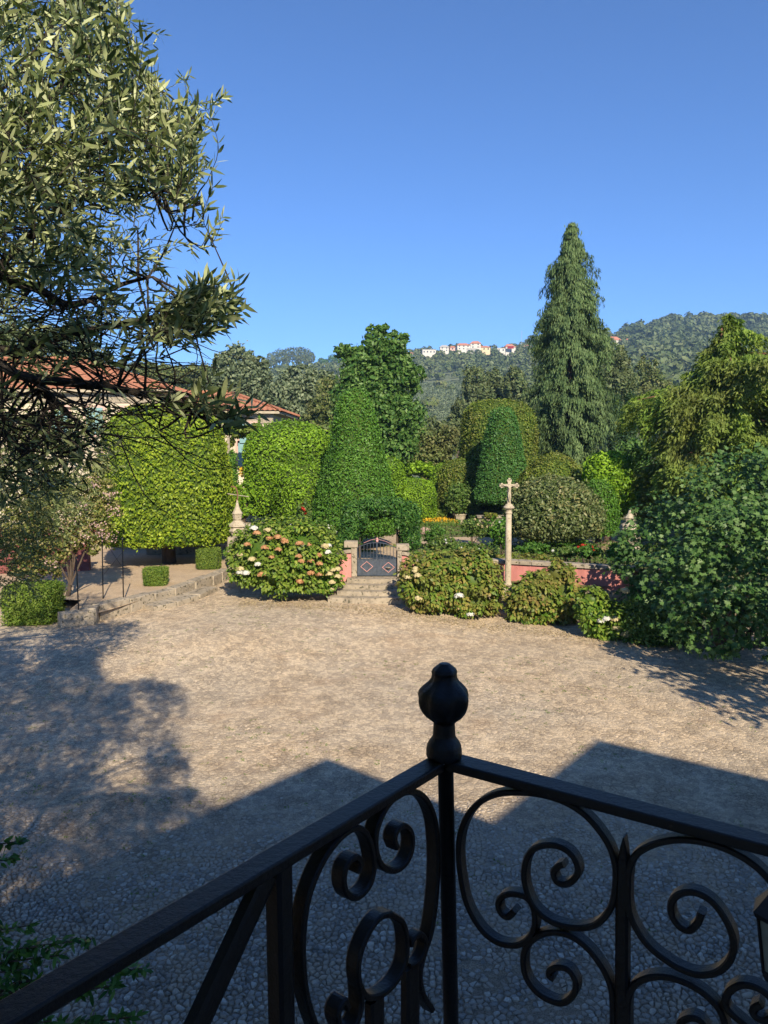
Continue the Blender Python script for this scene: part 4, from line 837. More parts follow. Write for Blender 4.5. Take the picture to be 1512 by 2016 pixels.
# stone pillar with pinnacle finial
def pinnacle(label, px, ytip, ybase, Y, pxs, zbot, name='stone_pinnacle'):
    top = P(px, ytip, Y); bot = P(px, ybase, Y); H = top[2] - bot[2]; t = thing(name, label, 'pinnacle', (top[0], Y, zbot)); k = Y / F
    prof = [(0, 1.0), (10, 1.0), (10, .90), (15, .885), (17, .85), (17, .82), (15, .80), (13, .74), (17, .72), (16, .66), (9, .57), (7, .55), (8.5, .52), (9.5, .40), (11, .36), (10, .345), (7, .27), (4, .18), (2.5, .08), (1.2, .0)]
    pr = [(max(r, .3) * k * pxs, H * (1 - q)) for r, q in prof]
    MB().lathe(pr, (top[0], Y, bot[2]), 8, math.pi / 8).mk('finial', M['granite_pale'], t)
    MB().box((top[0], Y, (zbot + bot[2]) / 2), (.75, .75, bot[2] - zbot)).mk('pillar', M['granite'], t, bevel=.02)
    return t
pinnacle('tall lichen-grey stone pinnacle on a pillar between hedge and hydrangea', 467, 985, 1056, 33.0, 1.0, .45)
pinnacle('small pale stone pinnacle tip rising beside the fig tree', 1240, 1003, 1048, 33.0, 1.0, 1.0)
ib = thing('iron_bracket', 'thin rusty rod with hanging hook over the stone pinnacle', 'bracket', P(467, 970, 33)); MB().tube([P(448, 972, 33.2), P(490, 978, 33.2)], .02, 5).mk('rod', M['granite'], ib); MB().tube(smooth_path([P(455, 958, 33.2), P(464, 960, 33.2), P(468, 975, 33.2), P(466, 988, 33.1)], 4), .03, 5).mk('hook', M['redbark'], ib)

# ------------------------------------------------------------------ pink garden wall, gate, steps
def lin(a, b, t): return np.array(a) * (1 - t) + np.array(b) * t
wallp = [P(828, 1106, 28.9), P(1000, 1103, 28.35), P(1262, 1124, 26.6)]
zt = [P(845, 1100, 28.9)[2], P(1000, 1102, 28.35)[2], P(1210, 1112, 27)[2]]
ztop = float(np.mean(zt))
gw = thing('garden_wall', 'long low pink plaster wall with stone coping behind the cross column', 'wall', (wallp[0][0], wallp[0][1], .2)); rg = np.random.default_rng(160)
cop_proto = None
for (a, b) in ((wallp[0], wallp[1]), (wallp[1], wallp[2])):
    d = b - a; ang = math.atan2(d[1], d[0]); ln = np.hypot(d[0], d[1]); m = (a + b) / 2
    MB().box((m[0], m[1] + .15, ztop - .12 - .42), (ln, .30, .84), ang).mk('plaster_face', M['pink'], gw)
    MB().box((m[0], m[1] + .13, .45), (ln, .38, 1.1), ang).mk('plinth', M['granite'], gw)
    nb = round(ln / .95)
    for k in range(nb):
        q = lin(a, b, (k + .5) / nb)
        MB().box((q[0], q[1] + .15, ztop - .07 + rg.uniform(-.008, .008)), (ln / nb - .012, .46, .14), ang + rg.uniform(-.01, .01)).mk('coping_stone', M['granite'], gw, bevel=.015)
YG = 29.2
gz = P(742, 1134, YG)[2]
def gp(px, py, dy=0): return P(px, py, YG + dy)
# pillars
for lb, x0, x1, yt in (('granite gate pillar with rough cap on the hydrangea side, nearer the pinnacle', 692, 703, 1076), ('granite gate pillar with rough cap nearer the cross column', 782, 791, 1082)):
    a = gp(x0, yt); b = gp(x1, 1136); t = thing('gate_pillar', lb, 'pillar', (a[0], YG, gz)); xm = (a[0] + b[0]) / 2
    MB().box((xm, YG, (a[2] + gz) / 2), (b[0] - a[0], .35, a[2] - gz)).mk('shaft', M['granite'], t, bevel=.015)
    sx = -1 if x0 < 740 else 1
    MB().box((xm + sx * .12, YG, a[2] + .10), (b[0] - a[0] + .32, .42, .24)).mk('cap_stone', M['granite'], t, bevel=.03)
# curved side walls with swept coping
def side_wall(label, pts, xe):
    t = thing('curved_side_wall', label, 'wall', (pts[0][0], YG, gz)); top = smooth_path(pts, 6); mb = MB(); vs = []; n = len(top)
    for yy in (-.13, .13):
        for p in top: vs.append((p[0], YG + yy, p[2]))
        for p in top: vs.append((p[0], YG + yy, gz - .25))
    fs = []
    for i in range(n - 1):
        fs += [(i, i + 1, n + i + 1, n + i), (2 * n + i + 1, 2 * n + i, 3 * n + i, 3 * n + i + 1), (i, 2 * n + i, 2 * n + i + 1, i + 1)]
    fs += [(0, n, 3 * n, 2 * n), (n - 1, 3 * n - 1, 4 * n - 1, 2 * n - 1)]
    mk('plaster_face', vs, fs, M['pink'], t)
    for i in range(0, n - 2, 3):
        a, b = top[i], top[min(i + 3, n - 1)]; d = b - a; q = [] 
        for p, sgn in ((a, 1), (b, -1)):
            for yy in (-.22, .22): q.append((p[0], YG + yy, p[2] + .003))
        h_ = .12; o = MB().hexa([(a[0], YG - .22, a[2]), (b[0], YG - .22, b[2]), (b[0], YG + .22, b[2]), (a[0], YG + .22, a[2]), (a[0], YG - .22, a[2] + h_), (b[0], YG - .22, b[2] + h_), (b[0], YG + .22, b[2] + h_), (a[0], YG + .22, a[2] + h_)]).mk('coping_stone', M['granite'], t)
    return t
side_wall('short pink wall with scrolled stone top on the big hydrangea side of the gate', [gp(650, 1100), gp(662, 1098), gp(672, 1092), gp(680, 1088), gp(692, 1087)], 0)
side_wall('short pink wall sweeping down from the gate towards the long pink wall', [gp(791, 1091), gp(800, 1092), gp(808, 1096), gp(816, 1103), gp(832, 1106)], 0)
# gate
gt = thing('garden_gate', 'dark blue metal double gate with barred arched top and pink diamond outlines', 'gate', (gp(742, 1134)[0], YG, gz))
for s, (xa, xb) in enumerate(((704, 741.5), (742.5, 781))):
    a, b = gp(xa, 1133), gp(xb, 1101); yy = YG
    pn = MB().box(((a[0] + b[0]) / 2, yy, (a[2] + b[2]) / 2), (b[0] - a[0], .03, b[2] - a[2])).mk('gate_panel', M['gate'], gt, bevel=.004)
    fr = MB()
    fr.box(((a[0] + b[0]) / 2, yy - .005, b[2]), (b[0] - a[0], .05, .03)); fr.box(((a[0] + b[0]) / 2, yy - .005, a[2] + .02), (b[0] - a[0], .05, .04))
    tops = [(704, 1078), (715, 1073), (728, 1069.5), (742, 1068)] if s == 0 else [(742, 1068), (756, 1070), (768, 1073.5), (781, 1079)]
    fr.tube(smooth_path([gp(*q) for q in tops], 4), .016, 6)
    for xx in (xa, xb): 
        tt = np.interp(xx, [q[0] for q in tops], [q[1] for q in tops]); p0, p1 = gp(xx, 1133), gp(xx, tt); fr.tube([p0, p1], .018, 6)
    fr.mk('gate_frame', M['gate'], gt)
    for k in range(1, 6):
        xx = xa + (xb - xa) * k / 6; tt = np.interp(xx, [q[0] for q in tops], [q[1] for q in tops]); MB().tube([gp(xx, 1101), gp(xx, tt)], .011, 6).mk('bar', M['gate'], gt)
    MB().tube([gp(xa, 1098.5), gp(xb, 1098.5)], .01, 5).mk('cross_rail', M['gate'], gt)
    cx, cyy = ((722, 1115.5) if s == 0 else (764.5, 1117)); dm = MB(); pts = [gp(cx - 12, cyy, -.03), gp(cx, cyy - 10, -.03), gp(cx + 12, cyy, -.03), gp(cx, cyy + 10, -.03)]
    for k in range(4): dm.tube([pts[k], pts[(k + 1) % 4]], .012, 4)
    dm.mk('diamond_outline', M['gate_pink'], gt)
    if s == 1: MB().lathe([(.0, 0), (.08, .01), (.1, .03), (.05, .05)], gp(764.5, 1119, -.05), 10).mk('worn_patch', M['granite'], gt)
MB().lathe([(.0, 0), (.04, .02), (.055, .07), (.03, .11), (.045, .15), (.0, .2)], gp(742.5, 1068), 8).mk('ornament', M['gate_pink'], gt)
MB().tube([gp(716, 1069), gp(730, 1063), gp(742, 1061)], .008, 4).tube([gp(742, 1061), gp(760, 1066), gp(774, 1073)], .008, 4).mk('top_wire', M['gate_pink'], gt)
st = thing('stone_steps', 'worn granite steps fanning out below the metal gate', 'steps', (gp(740, 1160)[0], 28, .45))
steps = [(682, 792, 1136, 1146), (673, 797, 1146, 1157), (663, 800, 1158, 1169), (645, 806, 1170, 1181)]
ngz = [gz - .02 - i * (gz - .47) / 4.2 for i in range(4)]
for i, (x0, x1, yt, yb) in enumerate(steps):
    z1 = ngz[i]; a = PZ(x0, yb - 4, z1); b = PZ(x1, yb - 4, z1); yf = 28.75 - .42 * i
    L = []; nseg = 10
    vs = []
    for k in range(nseg + 1):
        s = k / nseg; x = a[0] * (1 - s) + b[0] * s; yy = yf - .18 * math.sin(math.pi * s) - .02 * math.sin(k * 2.3); vs.append((x, yy))
    top = [(x, y, z1) for x, y in vs]; n_ = len(top); bk = [(x, YG + .2, z1) for x, _ in vs]; lo = [(x, y - .01, .2) for x, y in vs]
    fs = [(k, k + 1, n_ + k + 1, n_ + k) for k in range(n_ - 1)] + [(2 * n_ + k, 2 * n_ + k + 1, k + 1, k) for k in range(n_ - 1)]
    allv = top + bk + lo + [(vs[0][0], YG + .2, .2), (vs[-1][0], YG + .2, .2)]
    fs += [(0, n_, 3 * n_, 2 * n_), (n_ - 1, 3 * n_ - 1, 3 * n_ + 1, 2 * n_ - 1)]
    mk('step', allv, fs, M['granite'], st)

# ------------------------------------------------------------------ cross column
YP = 27.75
def cp(px, py, dy=0): return P(px, py, YP + dy)
cc_t = thing('cross_column', 'tall granite column with crucifix on a stone pedestal before the pink wall', 'monument', (cp(1000, 1200)[0], YP, 0)); k = YP / F; X0 = cp(1000.5, 1100)[0]
def zc(py): return cp(1000, py)[2]
MB().box((X0 - .04, YP, (zc(1218) + zc(1160)) / 2 - .1), (.62, .62, zc(1160) - zc(1218) + .2), 0.1, .80).mk('pedestal', M['granite_pale'], cc_t, bevel=.03)
MB().box((X0 - .05, YP, zc(1212) - .15), (.95, .9, .5), 0.1, .95).mk('pedestal_base', M['granite'], cc_t, bevel=.03)
MB().box((X0, YP, zc(1157)), (.52, .52, .1), .1).mk('base_slab', M['granite_pale'], cc_t, bevel=.02)
zb = zc(1152); H = zc(1012) - zb
MB().lathe([(.15, 0), (.15, .06), (.125, .09), (.118, .12), (.112, H * .5), (.102, H)], (X0, YP, zb), 20).mk('shaft', M['granite_pale'], cc_t, smooth=True)
MB().lathe([(.10, 0), (.125, .02), (.125, .06), (.105, .08), (.105, .14), (.14, .18), (.20, .22), (.20, .26), (.15, .30), (.12, .36), (.05, .38)], (X0, YP, zc(1012)), 16).mk('capital', M['granite_pale'], cc_t, smooth=False)
zcr = zc(994)
cross = MB(); cross.box((X0, YP, (zcr + zc(946)) / 2), (.115, .09, zc(946) - zcr)); za = zc(956)
cross.box((X0, YP, za), (.54, .085, .11))
for dx, dz in ((-.27, 0), (.27, 0), (0, None)):
    z_ = za if dz == 0 else zc(946)
    for ox, oz in ((-.05, 0), (.05, 0), (0, .06), (0, -.05)):
        cross.lathe([(.035, -.045), (.05, -.02), (.05, .02), (.035, .045)], (0, 0, 0), 8) if False else cross.box((X0 + dx + ox * .9, YP, z_ + oz * .9), (.075, .088, .075), 0)
cr = cross.mk('cross', M['granite_pale'], cc_t)
# carved figure, one skinned body
me = bpy.data.meshes.new('carved_figure'); b0 = np.array([X0, YP - .09, 0]); zs = lambda q: za + q
pts = [(0, -.25), (0, -.14), (0, -.02), (0, .035), (-.06, -.01), (-.15, .0), (-.235, .02), (.06, -.01), (.15, 0), (.235, .02), (-.03, -.30), (-.025, -.44), (0, -.58), (.03, -.30), (.035, -.43), (.01, -.58), (0, .075)]
me.from_pydata([(b0[0] + x - W[cc_t.name][0], b0[1] - (.03 if i in (11, 14) else 0) - W[cc_t.name][1], zs(z) - W[cc_t.name][2]) for i, (x, z) in enumerate(pts)],
               [(0, 1), (1, 2), (2, 3), (2, 4), (4, 5), (5, 6), (2, 7), (7, 8), (8, 9), (0, 10), (10, 11), (11, 12), (0, 13), (13, 14), (14, 15), (3, 16)], [])
fo = bpy.data.objects.new('carved_figure', me); col.objects.link(fo); fo.parent = cc_t; me.materials.append(M['granite_pale'])
sk = fo.modifiers.new('s', 'SKIN')
for i, r in enumerate([.045, .04, .05, .022, .03, .02, .015, .03, .02, .015, .034, .024, .015, .034, .024, .015, .035]): me.skin_vertices[0].data[i].radius = (r, r)
me.skin_vertices[0].data[0].use_root = True
fo.modifiers.new('u', 'SUBSURF').levels = 1

# ------------------------------------------------------------------ garden details
vase = thing('stone_urn', 'stone pedestal planter holding a leafy shrub in the garden', 'planter', P(905, 1036, 50)); q = P(905, 1030, 50)
MB().lathe([(.42, 0), (.42, .18), (.28, .22), (.26, .5), (.34, .56), (.40, .80), (.46, .84), (.46, .92), (.38, .92)], (q[0], 50, q[2] - .3), 8).mk('bowl', M['granite_pale'], vase)
topiary('potted_shrub', 'leafy upright shrub growing out of the stone planter', 'shrub', 882, 925, 950, 1008, 50, [(0, 0), (0, .4), (.2, .8), (.5, 1), (.8, .8), (1, 0)], M['rose'], 170, .2, 1800, trunks=0, rough=.14, ground=q[2] + .4)
vase2 = thing('garden_trough', 'grey stone bench-like trough near the red flowers by the dome tree', 'planter', P(968, 1038, 46)); MB().box(P(968, 1030, 46), (1.6, .6, .7)).mk('trough_body', M['granite'], vase2, bevel=.03); MB().box(P(968, 1017, 46), (1.8, .8, .12)).mk('trough_rim', M['granite'], vase2)
def bush(name, label, px, py, rxp, ryp, Y, mat, seed, leaf=.12, n=1800, flowers=None, cat='shrub', lob=3):
    rg = np.random.default_rng(seed); ls = [(px + rg.uniform(-.35, .35) * rxp, py + rg.uniform(-.25, .25) * ryp, rxp * rg.uniform(.6, .85), ryp * rg.uniform(.6, .85), rg.uniform(-.3, .3)) for _ in range(lob)]
    L = pxlobes(Y, ls); t = lobes_tree(name, label, cat, (P(px, py, Y)[0], Y, GZ), L, M[mat], seed, leaf, n, trunk=False, fill=.45, crown='foliage')
    st_ = MB(); b = np.array([P(px, py, Y)[0], Y, GZ])
    for c, r in L: st_.tube([b, (b + c) / 2 + rg.normal(0, .05, 3), c], [.03, .02, .012], 5)
    st_.mk('stem', M['bark'], t)
    if flowers:
        m_, nf, sz = flowers
        for i in range(nf):
            c, r = L[rg.integers(0, len(L))]; d = nrm(rg.normal(size=3)); d[1] = -abs(d[1]); d[2] = abs(d[2]) * .8 + .1; p = c + nrm(d) * np.array(r) * 1.05
            q = nrm(rg.normal(size=(14, 3))) * sz * .5 + p; v, f, rr = leafquads(q, q - p, sz * .8, sz * .7, rg); mk('blossom', v, None, M[m_], t, tri=f, rnd=rr)
    return t
bs = [('rose_bush', 'tangled rose bush with small white blooms behind the big bush by the gate', 880, 1075, 40, 20, 31.5, 'rose', ('fl_white', 7, .07)),
      ('rose_bush', 'rose bush with pale pink blooms in front of the stone trough', 930, 1040, 32, 22, 38, 'rose', ('fl_cream', 10, .10)),
      ('feathery_bush', 'soft rounded feathery bush behind the gate arbour', 858, 1055, 26, 20, 36, 'feather', None),
      ('rose_bush', 'bushy rose with white blooms against the cross column', 985, 1050, 22, 35, 33, 'box_dark', ('fl_white', 4, .08)),
      ('rose_bush', 'low rose bush along the wall coping before the cross column', 930, 1085, 40, 14, 30.5, 'rose', ('fl_white', 6, .06)),
      ('feathery_bush', 'bright green feathery bush just past the cross column', 1045, 1082, 34, 16, 30.5, 'feather', None),
      ('rose_bush', 'small rose bush with one large white bloom under the dome tree', 1110, 1085, 30, 14, 30, 'rose', ('fl_white', 5, .09)),
      ('rose_bush', 'green bush at the wall end near the sandy slope', 1160, 1085, 30, 14, 29, 'feather', ('fl_red', 8, .06)),
      ('rose_bush', 'white rose bush overhanging the large hydrangea near the pinnacle', 505, 1038, 28, 16, 31, 'rose', ('fl_white', 12, .10)),
      ('rose_bush', 'rose bush with white blooms behind the middle of the large hydrangea', 570, 1040, 30, 16, 31, 'rose', ('fl_white', 12, .10)),
      ('rose_bush', 'dark rose bush with a few white blooms between hydrangea and arbour', 640, 1050, 26, 18, 31, 'rose', ('fl_white', 9, .09)),
      ('red_rose_bush', 'tall thin rose with red blooms before the lime hedge', 598, 1010, 16, 24, 32.5, 'rose', ('fl_red', 5, .12)),
      ('red_flower_bed', 'patch of red salvia beneath the dome tree', 1150, 1078, 14, 7, 31.5, 'fl_red', None),
      ('red_flower_bed', 'patch of red salvia behind the cross column', 1010, 1030, 10, 8, 40, 'fl_red', None),
      ('orange_flower_clump', 'dry orange-brown plants along the wall coping past the cross column', 1020, 1098, 70, 5, 29.2, 'hydra_dry', None),
      ('orange_flower_clump', 'dry reddish plants along the coping by the bush with cream blooms', 950, 1096, 50, 5, 29.4, 'hydra_dry', None),
      ('dry_shrub', 'yellowing shrub top above the trough', 965, 1015, 18, 8, 45, 'hydra_dry', None),
      ('shaded_bush', 'dark shrub shaded by the fig beside the sandy slope', 1210, 1085, 34, 24, 30, 'box_dark', None),
      ('shaded_bush', 'dark shrub under the dome tree crown', 1085, 1065, 60, 14, 36, 'box_dark', None)]
for i, (nm, lb, px, py, rx_, ry_, Y, mt, fl) in enumerate(bs):
    bush(nm, lb, px, py, rx_, ry_, Y, mt, 200 + i, .13 if 'salvia' not in lb else .1, int(500 + rx_ * ry_ * 2.6), fl, 'flowers' if 'flower' in nm else 'shrub', 4)
flowerpatch('yellow_flowers', 'bed of yellow marigolds in front of the slab hedge', 830, 878, 1019, 1029, 50, 'fl_yellow', 231, 700, .14)
flowerpatch('yellow_flowers', 'thin patch of orange-yellow flowers by the stone planter', 872, 900, 1022, 1030, 49.5, 'fl_yellow', 232, 160, .12)
flowerpatch('marigold_leaves', 'leafy growth of the marigold bed', 828, 905, 1024, 1036, 50, 'feather', 233, 1300, .16)
flowerpatch('pink_flowers', 'small patch of pale pink flowers beyond the arbour', 830, 848, 1040, 1050, 43, 'blossom_pink', 234, 120, .1)
# ground cover filling the beds
rgx = np.random.default_rng(235); n = 16000; x = rgx.uniform(-5.5, 14, n); y = rgx.uniform(29.3, 49, n); kp = (y > wall_y(x) + .5) & ~((x > -1.25) & (x < 1.15)) & ~((y > 38.4) & (y < 41.6) & (x > 1)); x, y = x[kp], y[kp]
p = np.stack([x, y, GZ + rgx.uniform(.0, .30, len(x))], -1); v, f, r = leafquads(p, rgx.normal(size=p.shape) + [0, -.3, 1], .16, .08, rgx); o = mk('bed_plants', v, None, M['rose'], tri=f, rnd=r); tag(o, 'low mixed planting filling the garden beds', kind='stuff')

# arbour over the gate
ab = thing('gate_arbour', 'climbing plant arch shading the space behind the metal gate', 'arbour', (gp(745, 1100)[0], 30.6, GZ))
rga = np.random.default_rng(240); parts = []
for (px, py, rx_, ry_, Y) in [(690, 1042, 22, 34, 30.4), (700, 1012, 30, 26, 30.6), (735, 1000, 34, 20, 30.6), (775, 1000, 34, 20, 30.6), (806, 1020, 24, 34, 30.4), (808, 1060, 20, 28, 30.4), (680, 1065, 18, 16, 30.2), (798, 1065, 16, 26, 31.3), (700, 1040, 20, 34, 31.6), (750, 998, 50, 18, 32.0), (735, 1012, 26, 12, 32.6), (712, 1025, 14, 20, 30.3), (786, 1022, 12, 22, 30.3)]:
    c = P(px, py, Y); m = int(rx_ * ry_ * 1.9); kk = Y / F; d = nrm(rga.normal(size=(m, 3))) * (1 - .4 * rga.random((m, 1)) ** 1.5); pos = c + d * [rx_ * kk, max(rx_, ry_) * kk * .8, ry_ * kk] * rga.uniform(.85, 1.12, (m, 1))
    parts.append(leafquads(pos, d + rga.normal(size=(m, 3)) * .6, .17, .065, rga, .7))
v, f, r = join(parts); mk('foliage', v, None, M['jasmine'], ab, tri=f, rnd=r)
mb = MB()
for px, Y in ((708, 30.6), (782, 30.6), (708, 32.4), (782, 32.4)): a = P(px, 1030, Y); mb.tube([(a[0], Y, GZ), a], .04, 6)
mb.mk('arbour_frame', M['bark'], ab)
mb = MB().tube([(P(688, 1060, 30.3)[0], 30.3, GZ), P(692, 1030, 30.3)], .05, 6); mb.mk('vine_stem', M['bark'], ab)

# ------------------------------------------------------------------ hydrangeas
def leaf6(pos, nv, ax, L, Wd, rg, rnd=None, curl=.12):
    """pointed oval leaf, 6 verts, 4 tris"""
    n = len(pos); nv = nrm(nv); t = nrm(ax - (ax * nv).sum(1, keepdims=True) * nv); b = np.cross(nv, t); L = np.broadcast_to(L, n)[:, None]; Wd = np.broadcast_to(Wd, n)[:, None]
    dn = nv * L * curl
    v = np.stack([pos, pos + t * L * .3 + b * Wd * .5 + nv * Wd * .1, pos + t * L * .68 + b * Wd * .42 + nv * Wd * .08 - dn * .5, pos + t * L - dn, pos + t * L * .68 - b * Wd * .42 + nv * Wd * .08 - dn * .5, pos + t * L * .3 - b * Wd * .5 + nv * Wd * .1], 1).reshape(-1, 3)
    i = np.arange(n)[:, None] * 6; f = np.concatenate([i + [0, 1, 5], i + [1, 2, 4], i + [1, 4, 5], i + [2, 3, 4]], 1).reshape(-1, 3)
    r = rg.random(n) if rnd is None else rnd
    return v, f, np.repeat(r, 4)
def flower_head(t, p, r, mat, rg):
    n = 70; d = nrm(rg.normal(size=(n, 3))); d[:, 2] = np.abs(d[:, 2]) * 1.0 - .25; q = p + d * [r, r, r * .75]
    v, f, rr = leafquads(q, d + rg.normal(size=d.shape) * .25, r * .55, r * .5, rg); vi, fi = [], []
    mb = MB().lathe([(.05 * r, -.35 * r), (.75 * r, -.15 * r), (.85 * r, .2 * r), (.6 * r, .5 * r), (.1 * r, .62 * r)], p, 8); core = tri_of(mb.v, mb.f, .5)
    v, f, rr = join([(v, f, rr), core]); mk('flower_head', v, None, M[mat], t, tri=f, rnd=rr)
def hydrangea(label, ls, Y, mat, seed, n, heads, zg, leafL=.16, tufts=0):
    rg = np.random.default_rng(seed); L = pxlobes(Y, ls, .75); C_ = np.array([l[0] for l in L]); R_ = np.array([l[1] for l in L]); t = thing('hydrangea_bush', label, 'shrub', (C_[:, 0].mean(), Y, zg))
    area = R_[:, 0] * R_[:, 2]; area /= area.sum(); pos, nv = [], []
    for ci, (c, r, a) in enumerate(zip(C_, R_, area)):
        m = int(n * a); d = nrm(rg.normal(size=(m, 3))); kc = max(8, m // 22); dc = nrm(rg.normal(size=(kc, 3))); pk = rg.integers(0, kc, m)
        p = dc[pk] * rg.uniform(.88, 1.08, kc)[pk][:, None] + rg.normal(size=(m, 3)) * .085; dd = nrm(p * .6 + (p - dc[pk]) * 5)
        w_ = c + p * r; ins = np.zeros(m, bool)
        for cj, rj in [(C_[q], R_[q]) for q in range(len(C_)) if q != ci]: ins |= (((w_ - cj) / (rj * .8)) ** 2).sum(1) < 1
        ins |= w_[:, 2] < zg + .03
        pos.append(w_[~ins]); nv.append(dd[~ins])
    pos = np.concatenate(pos); nv = np.concatenate(nv); m = len(pos); ax = nv * 1.0 + rg.normal(size=(m, 3)) * .5; ax[:, 2] -= .35
    nn = np.cross(ax, rg.normal(size=(m, 3))) * .45 + [0, -.25, .9] + nv * .6
    v, f, r = leaf6(pos, nn, ax, leafL * rg.uniform(.7, 1.25, m), leafL * .55 * rg.uniform(.8, 1.2, m), rg)
    cores = []
    for c, rr in zip(C_, R_):
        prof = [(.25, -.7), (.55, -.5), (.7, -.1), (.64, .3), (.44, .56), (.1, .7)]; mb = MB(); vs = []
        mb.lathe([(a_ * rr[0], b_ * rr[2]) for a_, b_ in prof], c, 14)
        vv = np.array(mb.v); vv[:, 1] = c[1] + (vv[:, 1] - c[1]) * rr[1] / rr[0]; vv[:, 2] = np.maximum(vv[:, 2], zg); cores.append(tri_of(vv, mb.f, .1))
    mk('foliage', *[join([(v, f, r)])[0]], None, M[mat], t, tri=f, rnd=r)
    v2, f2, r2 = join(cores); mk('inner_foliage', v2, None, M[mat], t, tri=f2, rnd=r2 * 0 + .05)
    for (px, py, rp, fm) in heads:
        # front surface point of the nearest lobe along the view ray
        d = ray(px, py); best = None; o_ = np.array([0, 0, CAMZ])
        for c, rr in zip(C_, R_ * 1.13):
            A = (d / rr); B = (o_ - c) / rr; qa, qb, qc = A @ A, 2 * A @ B, B @ B - 1; ds = qb * qb - 4 * qa * qc
            if ds > 0:
                tt = (-qb - math.sqrt(ds)) / (2 * qa); best = tt if best is None else min(best, tt)
        p = P(px, py, Y - .2) if best is None else o_ + d * best
        flower_head(t, p, rp * p[1] / F, fm, rg)
    return t
Wt, Cm, Ru = 'fl_white', 'fl_cream', 'fl_rust'
hydrangea('very large hydrangea bush dotted with rust-brown and white flower heads before the pinnacle', [(520, 1085, 62, 62), (590, 1090, 75, 66), (635, 1110, 42, 50), (490, 1100, 42, 46), (555, 1120, 70, 46), (620, 1138, 50, 26)], 27.9, 'hydra', 250, 13000,
    [(506, 1050, 8, Ru), (530, 1060, 7, Ru), (547, 1057, 8, Ru), (560, 1062, 7, Ru), (487, 1072, 7, Ru), (522, 1078, 8, Ru), (548, 1082, 7, Ru), (590, 1070, 8, Ru), (608, 1072, 6, Ru), (535, 1097, 6, Ru), (588, 1095, 7, Ru), (593, 1105, 7, Ru), (612, 1105, 7, Ru), (627, 1093, 7, Ru), (629, 1110, 7, Ru), (612, 1128, 8, Ru), (629, 1131, 7, Ru), (515, 1131, 8, Ru), (590, 1145, 8, Ru), (562, 1066, 8, Ru), (640, 1075, 8, Cm), (642, 1078, 6, Cm),
     (496, 1101, 8, Cm), (527, 1044, 8, Cm), (473, 1120, 8, Cm), (472, 1092, 6, Cm), (655, 1122, 6, Cm), (648, 1130, 8, Cm), (665, 1135, 7, Cm), (654, 1146, 7, Cm), (652, 1160, 6, Cm), (500, 1040, 8, Wt), (508, 1111, 7, Wt), (473, 1126, 8, Wt), (484, 1128, 8, Wt), (645, 1087, 7, Wt), (647, 1074, 6, Wt), (665, 1120, 7, Cm)], .45)
hydrangea('broad browning hydrangea with a few cream and white heads between steps and cross', [(850, 1140, 62, 50), (925, 1150, 62, 60), (880, 1115, 50, 32), (930, 1115, 40, 34), (845, 1170, 52, 28), (930, 1185, 52, 30)], 26.6, 'hydra_dry', 251, 12500,
    [(822, 1133, 8, Cm), (817, 1124, 6, Cm), (803, 1137, 7, Cm), (824, 1178, 8, Cm), (915, 1120, 5, Cm), (904, 1173, 9, Wt), (926, 1209, 8, Wt), (818, 1119, 6, Cm)], .28)
hydrangea('spiky-topped browning hydrangea next to the cross pedestal', [(1060, 1180, 54, 44), (1110, 1175, 34, 46), (1035, 1195, 34, 36), (1095, 1128, 22, 24), (1065, 1150, 34, 26), (1120, 1138, 16, 22), (1080, 1215, 40, 22)], 26.2, 'hydra_dry', 252, 9000, [], .1)
hydrangea('low hydrangea with cream and white heads at the foot of the fig tree', [(1190, 1215, 44, 34), (1165, 1185, 28, 28), (1225, 1240, 48, 36), (1200, 1255, 40, 24), (1250, 1215, 34, 36)], 24.2, 'hydra', 253, 7500,
    [(1183, 1223, 7, Wt), (1194, 1218, 8, Wt), (1210, 1219, 9, Cm), (1213, 1237, 8, Cm), (1234, 1249, 11, Cm), (1261, 1241, 8, Wt), (1230, 1163, 9, Cm), (1268, 1249, 6, Cm)], 0.05)
topiary('shade_bush', 'small dark leafed bush in the fig shadow by the low hydrangea', 'shrub', 1225, 1330, 1175, 1300, 23.6, DOME, M['rose'], 254, .12, 5000, trunks=0, rough=.12, ground=0.0)

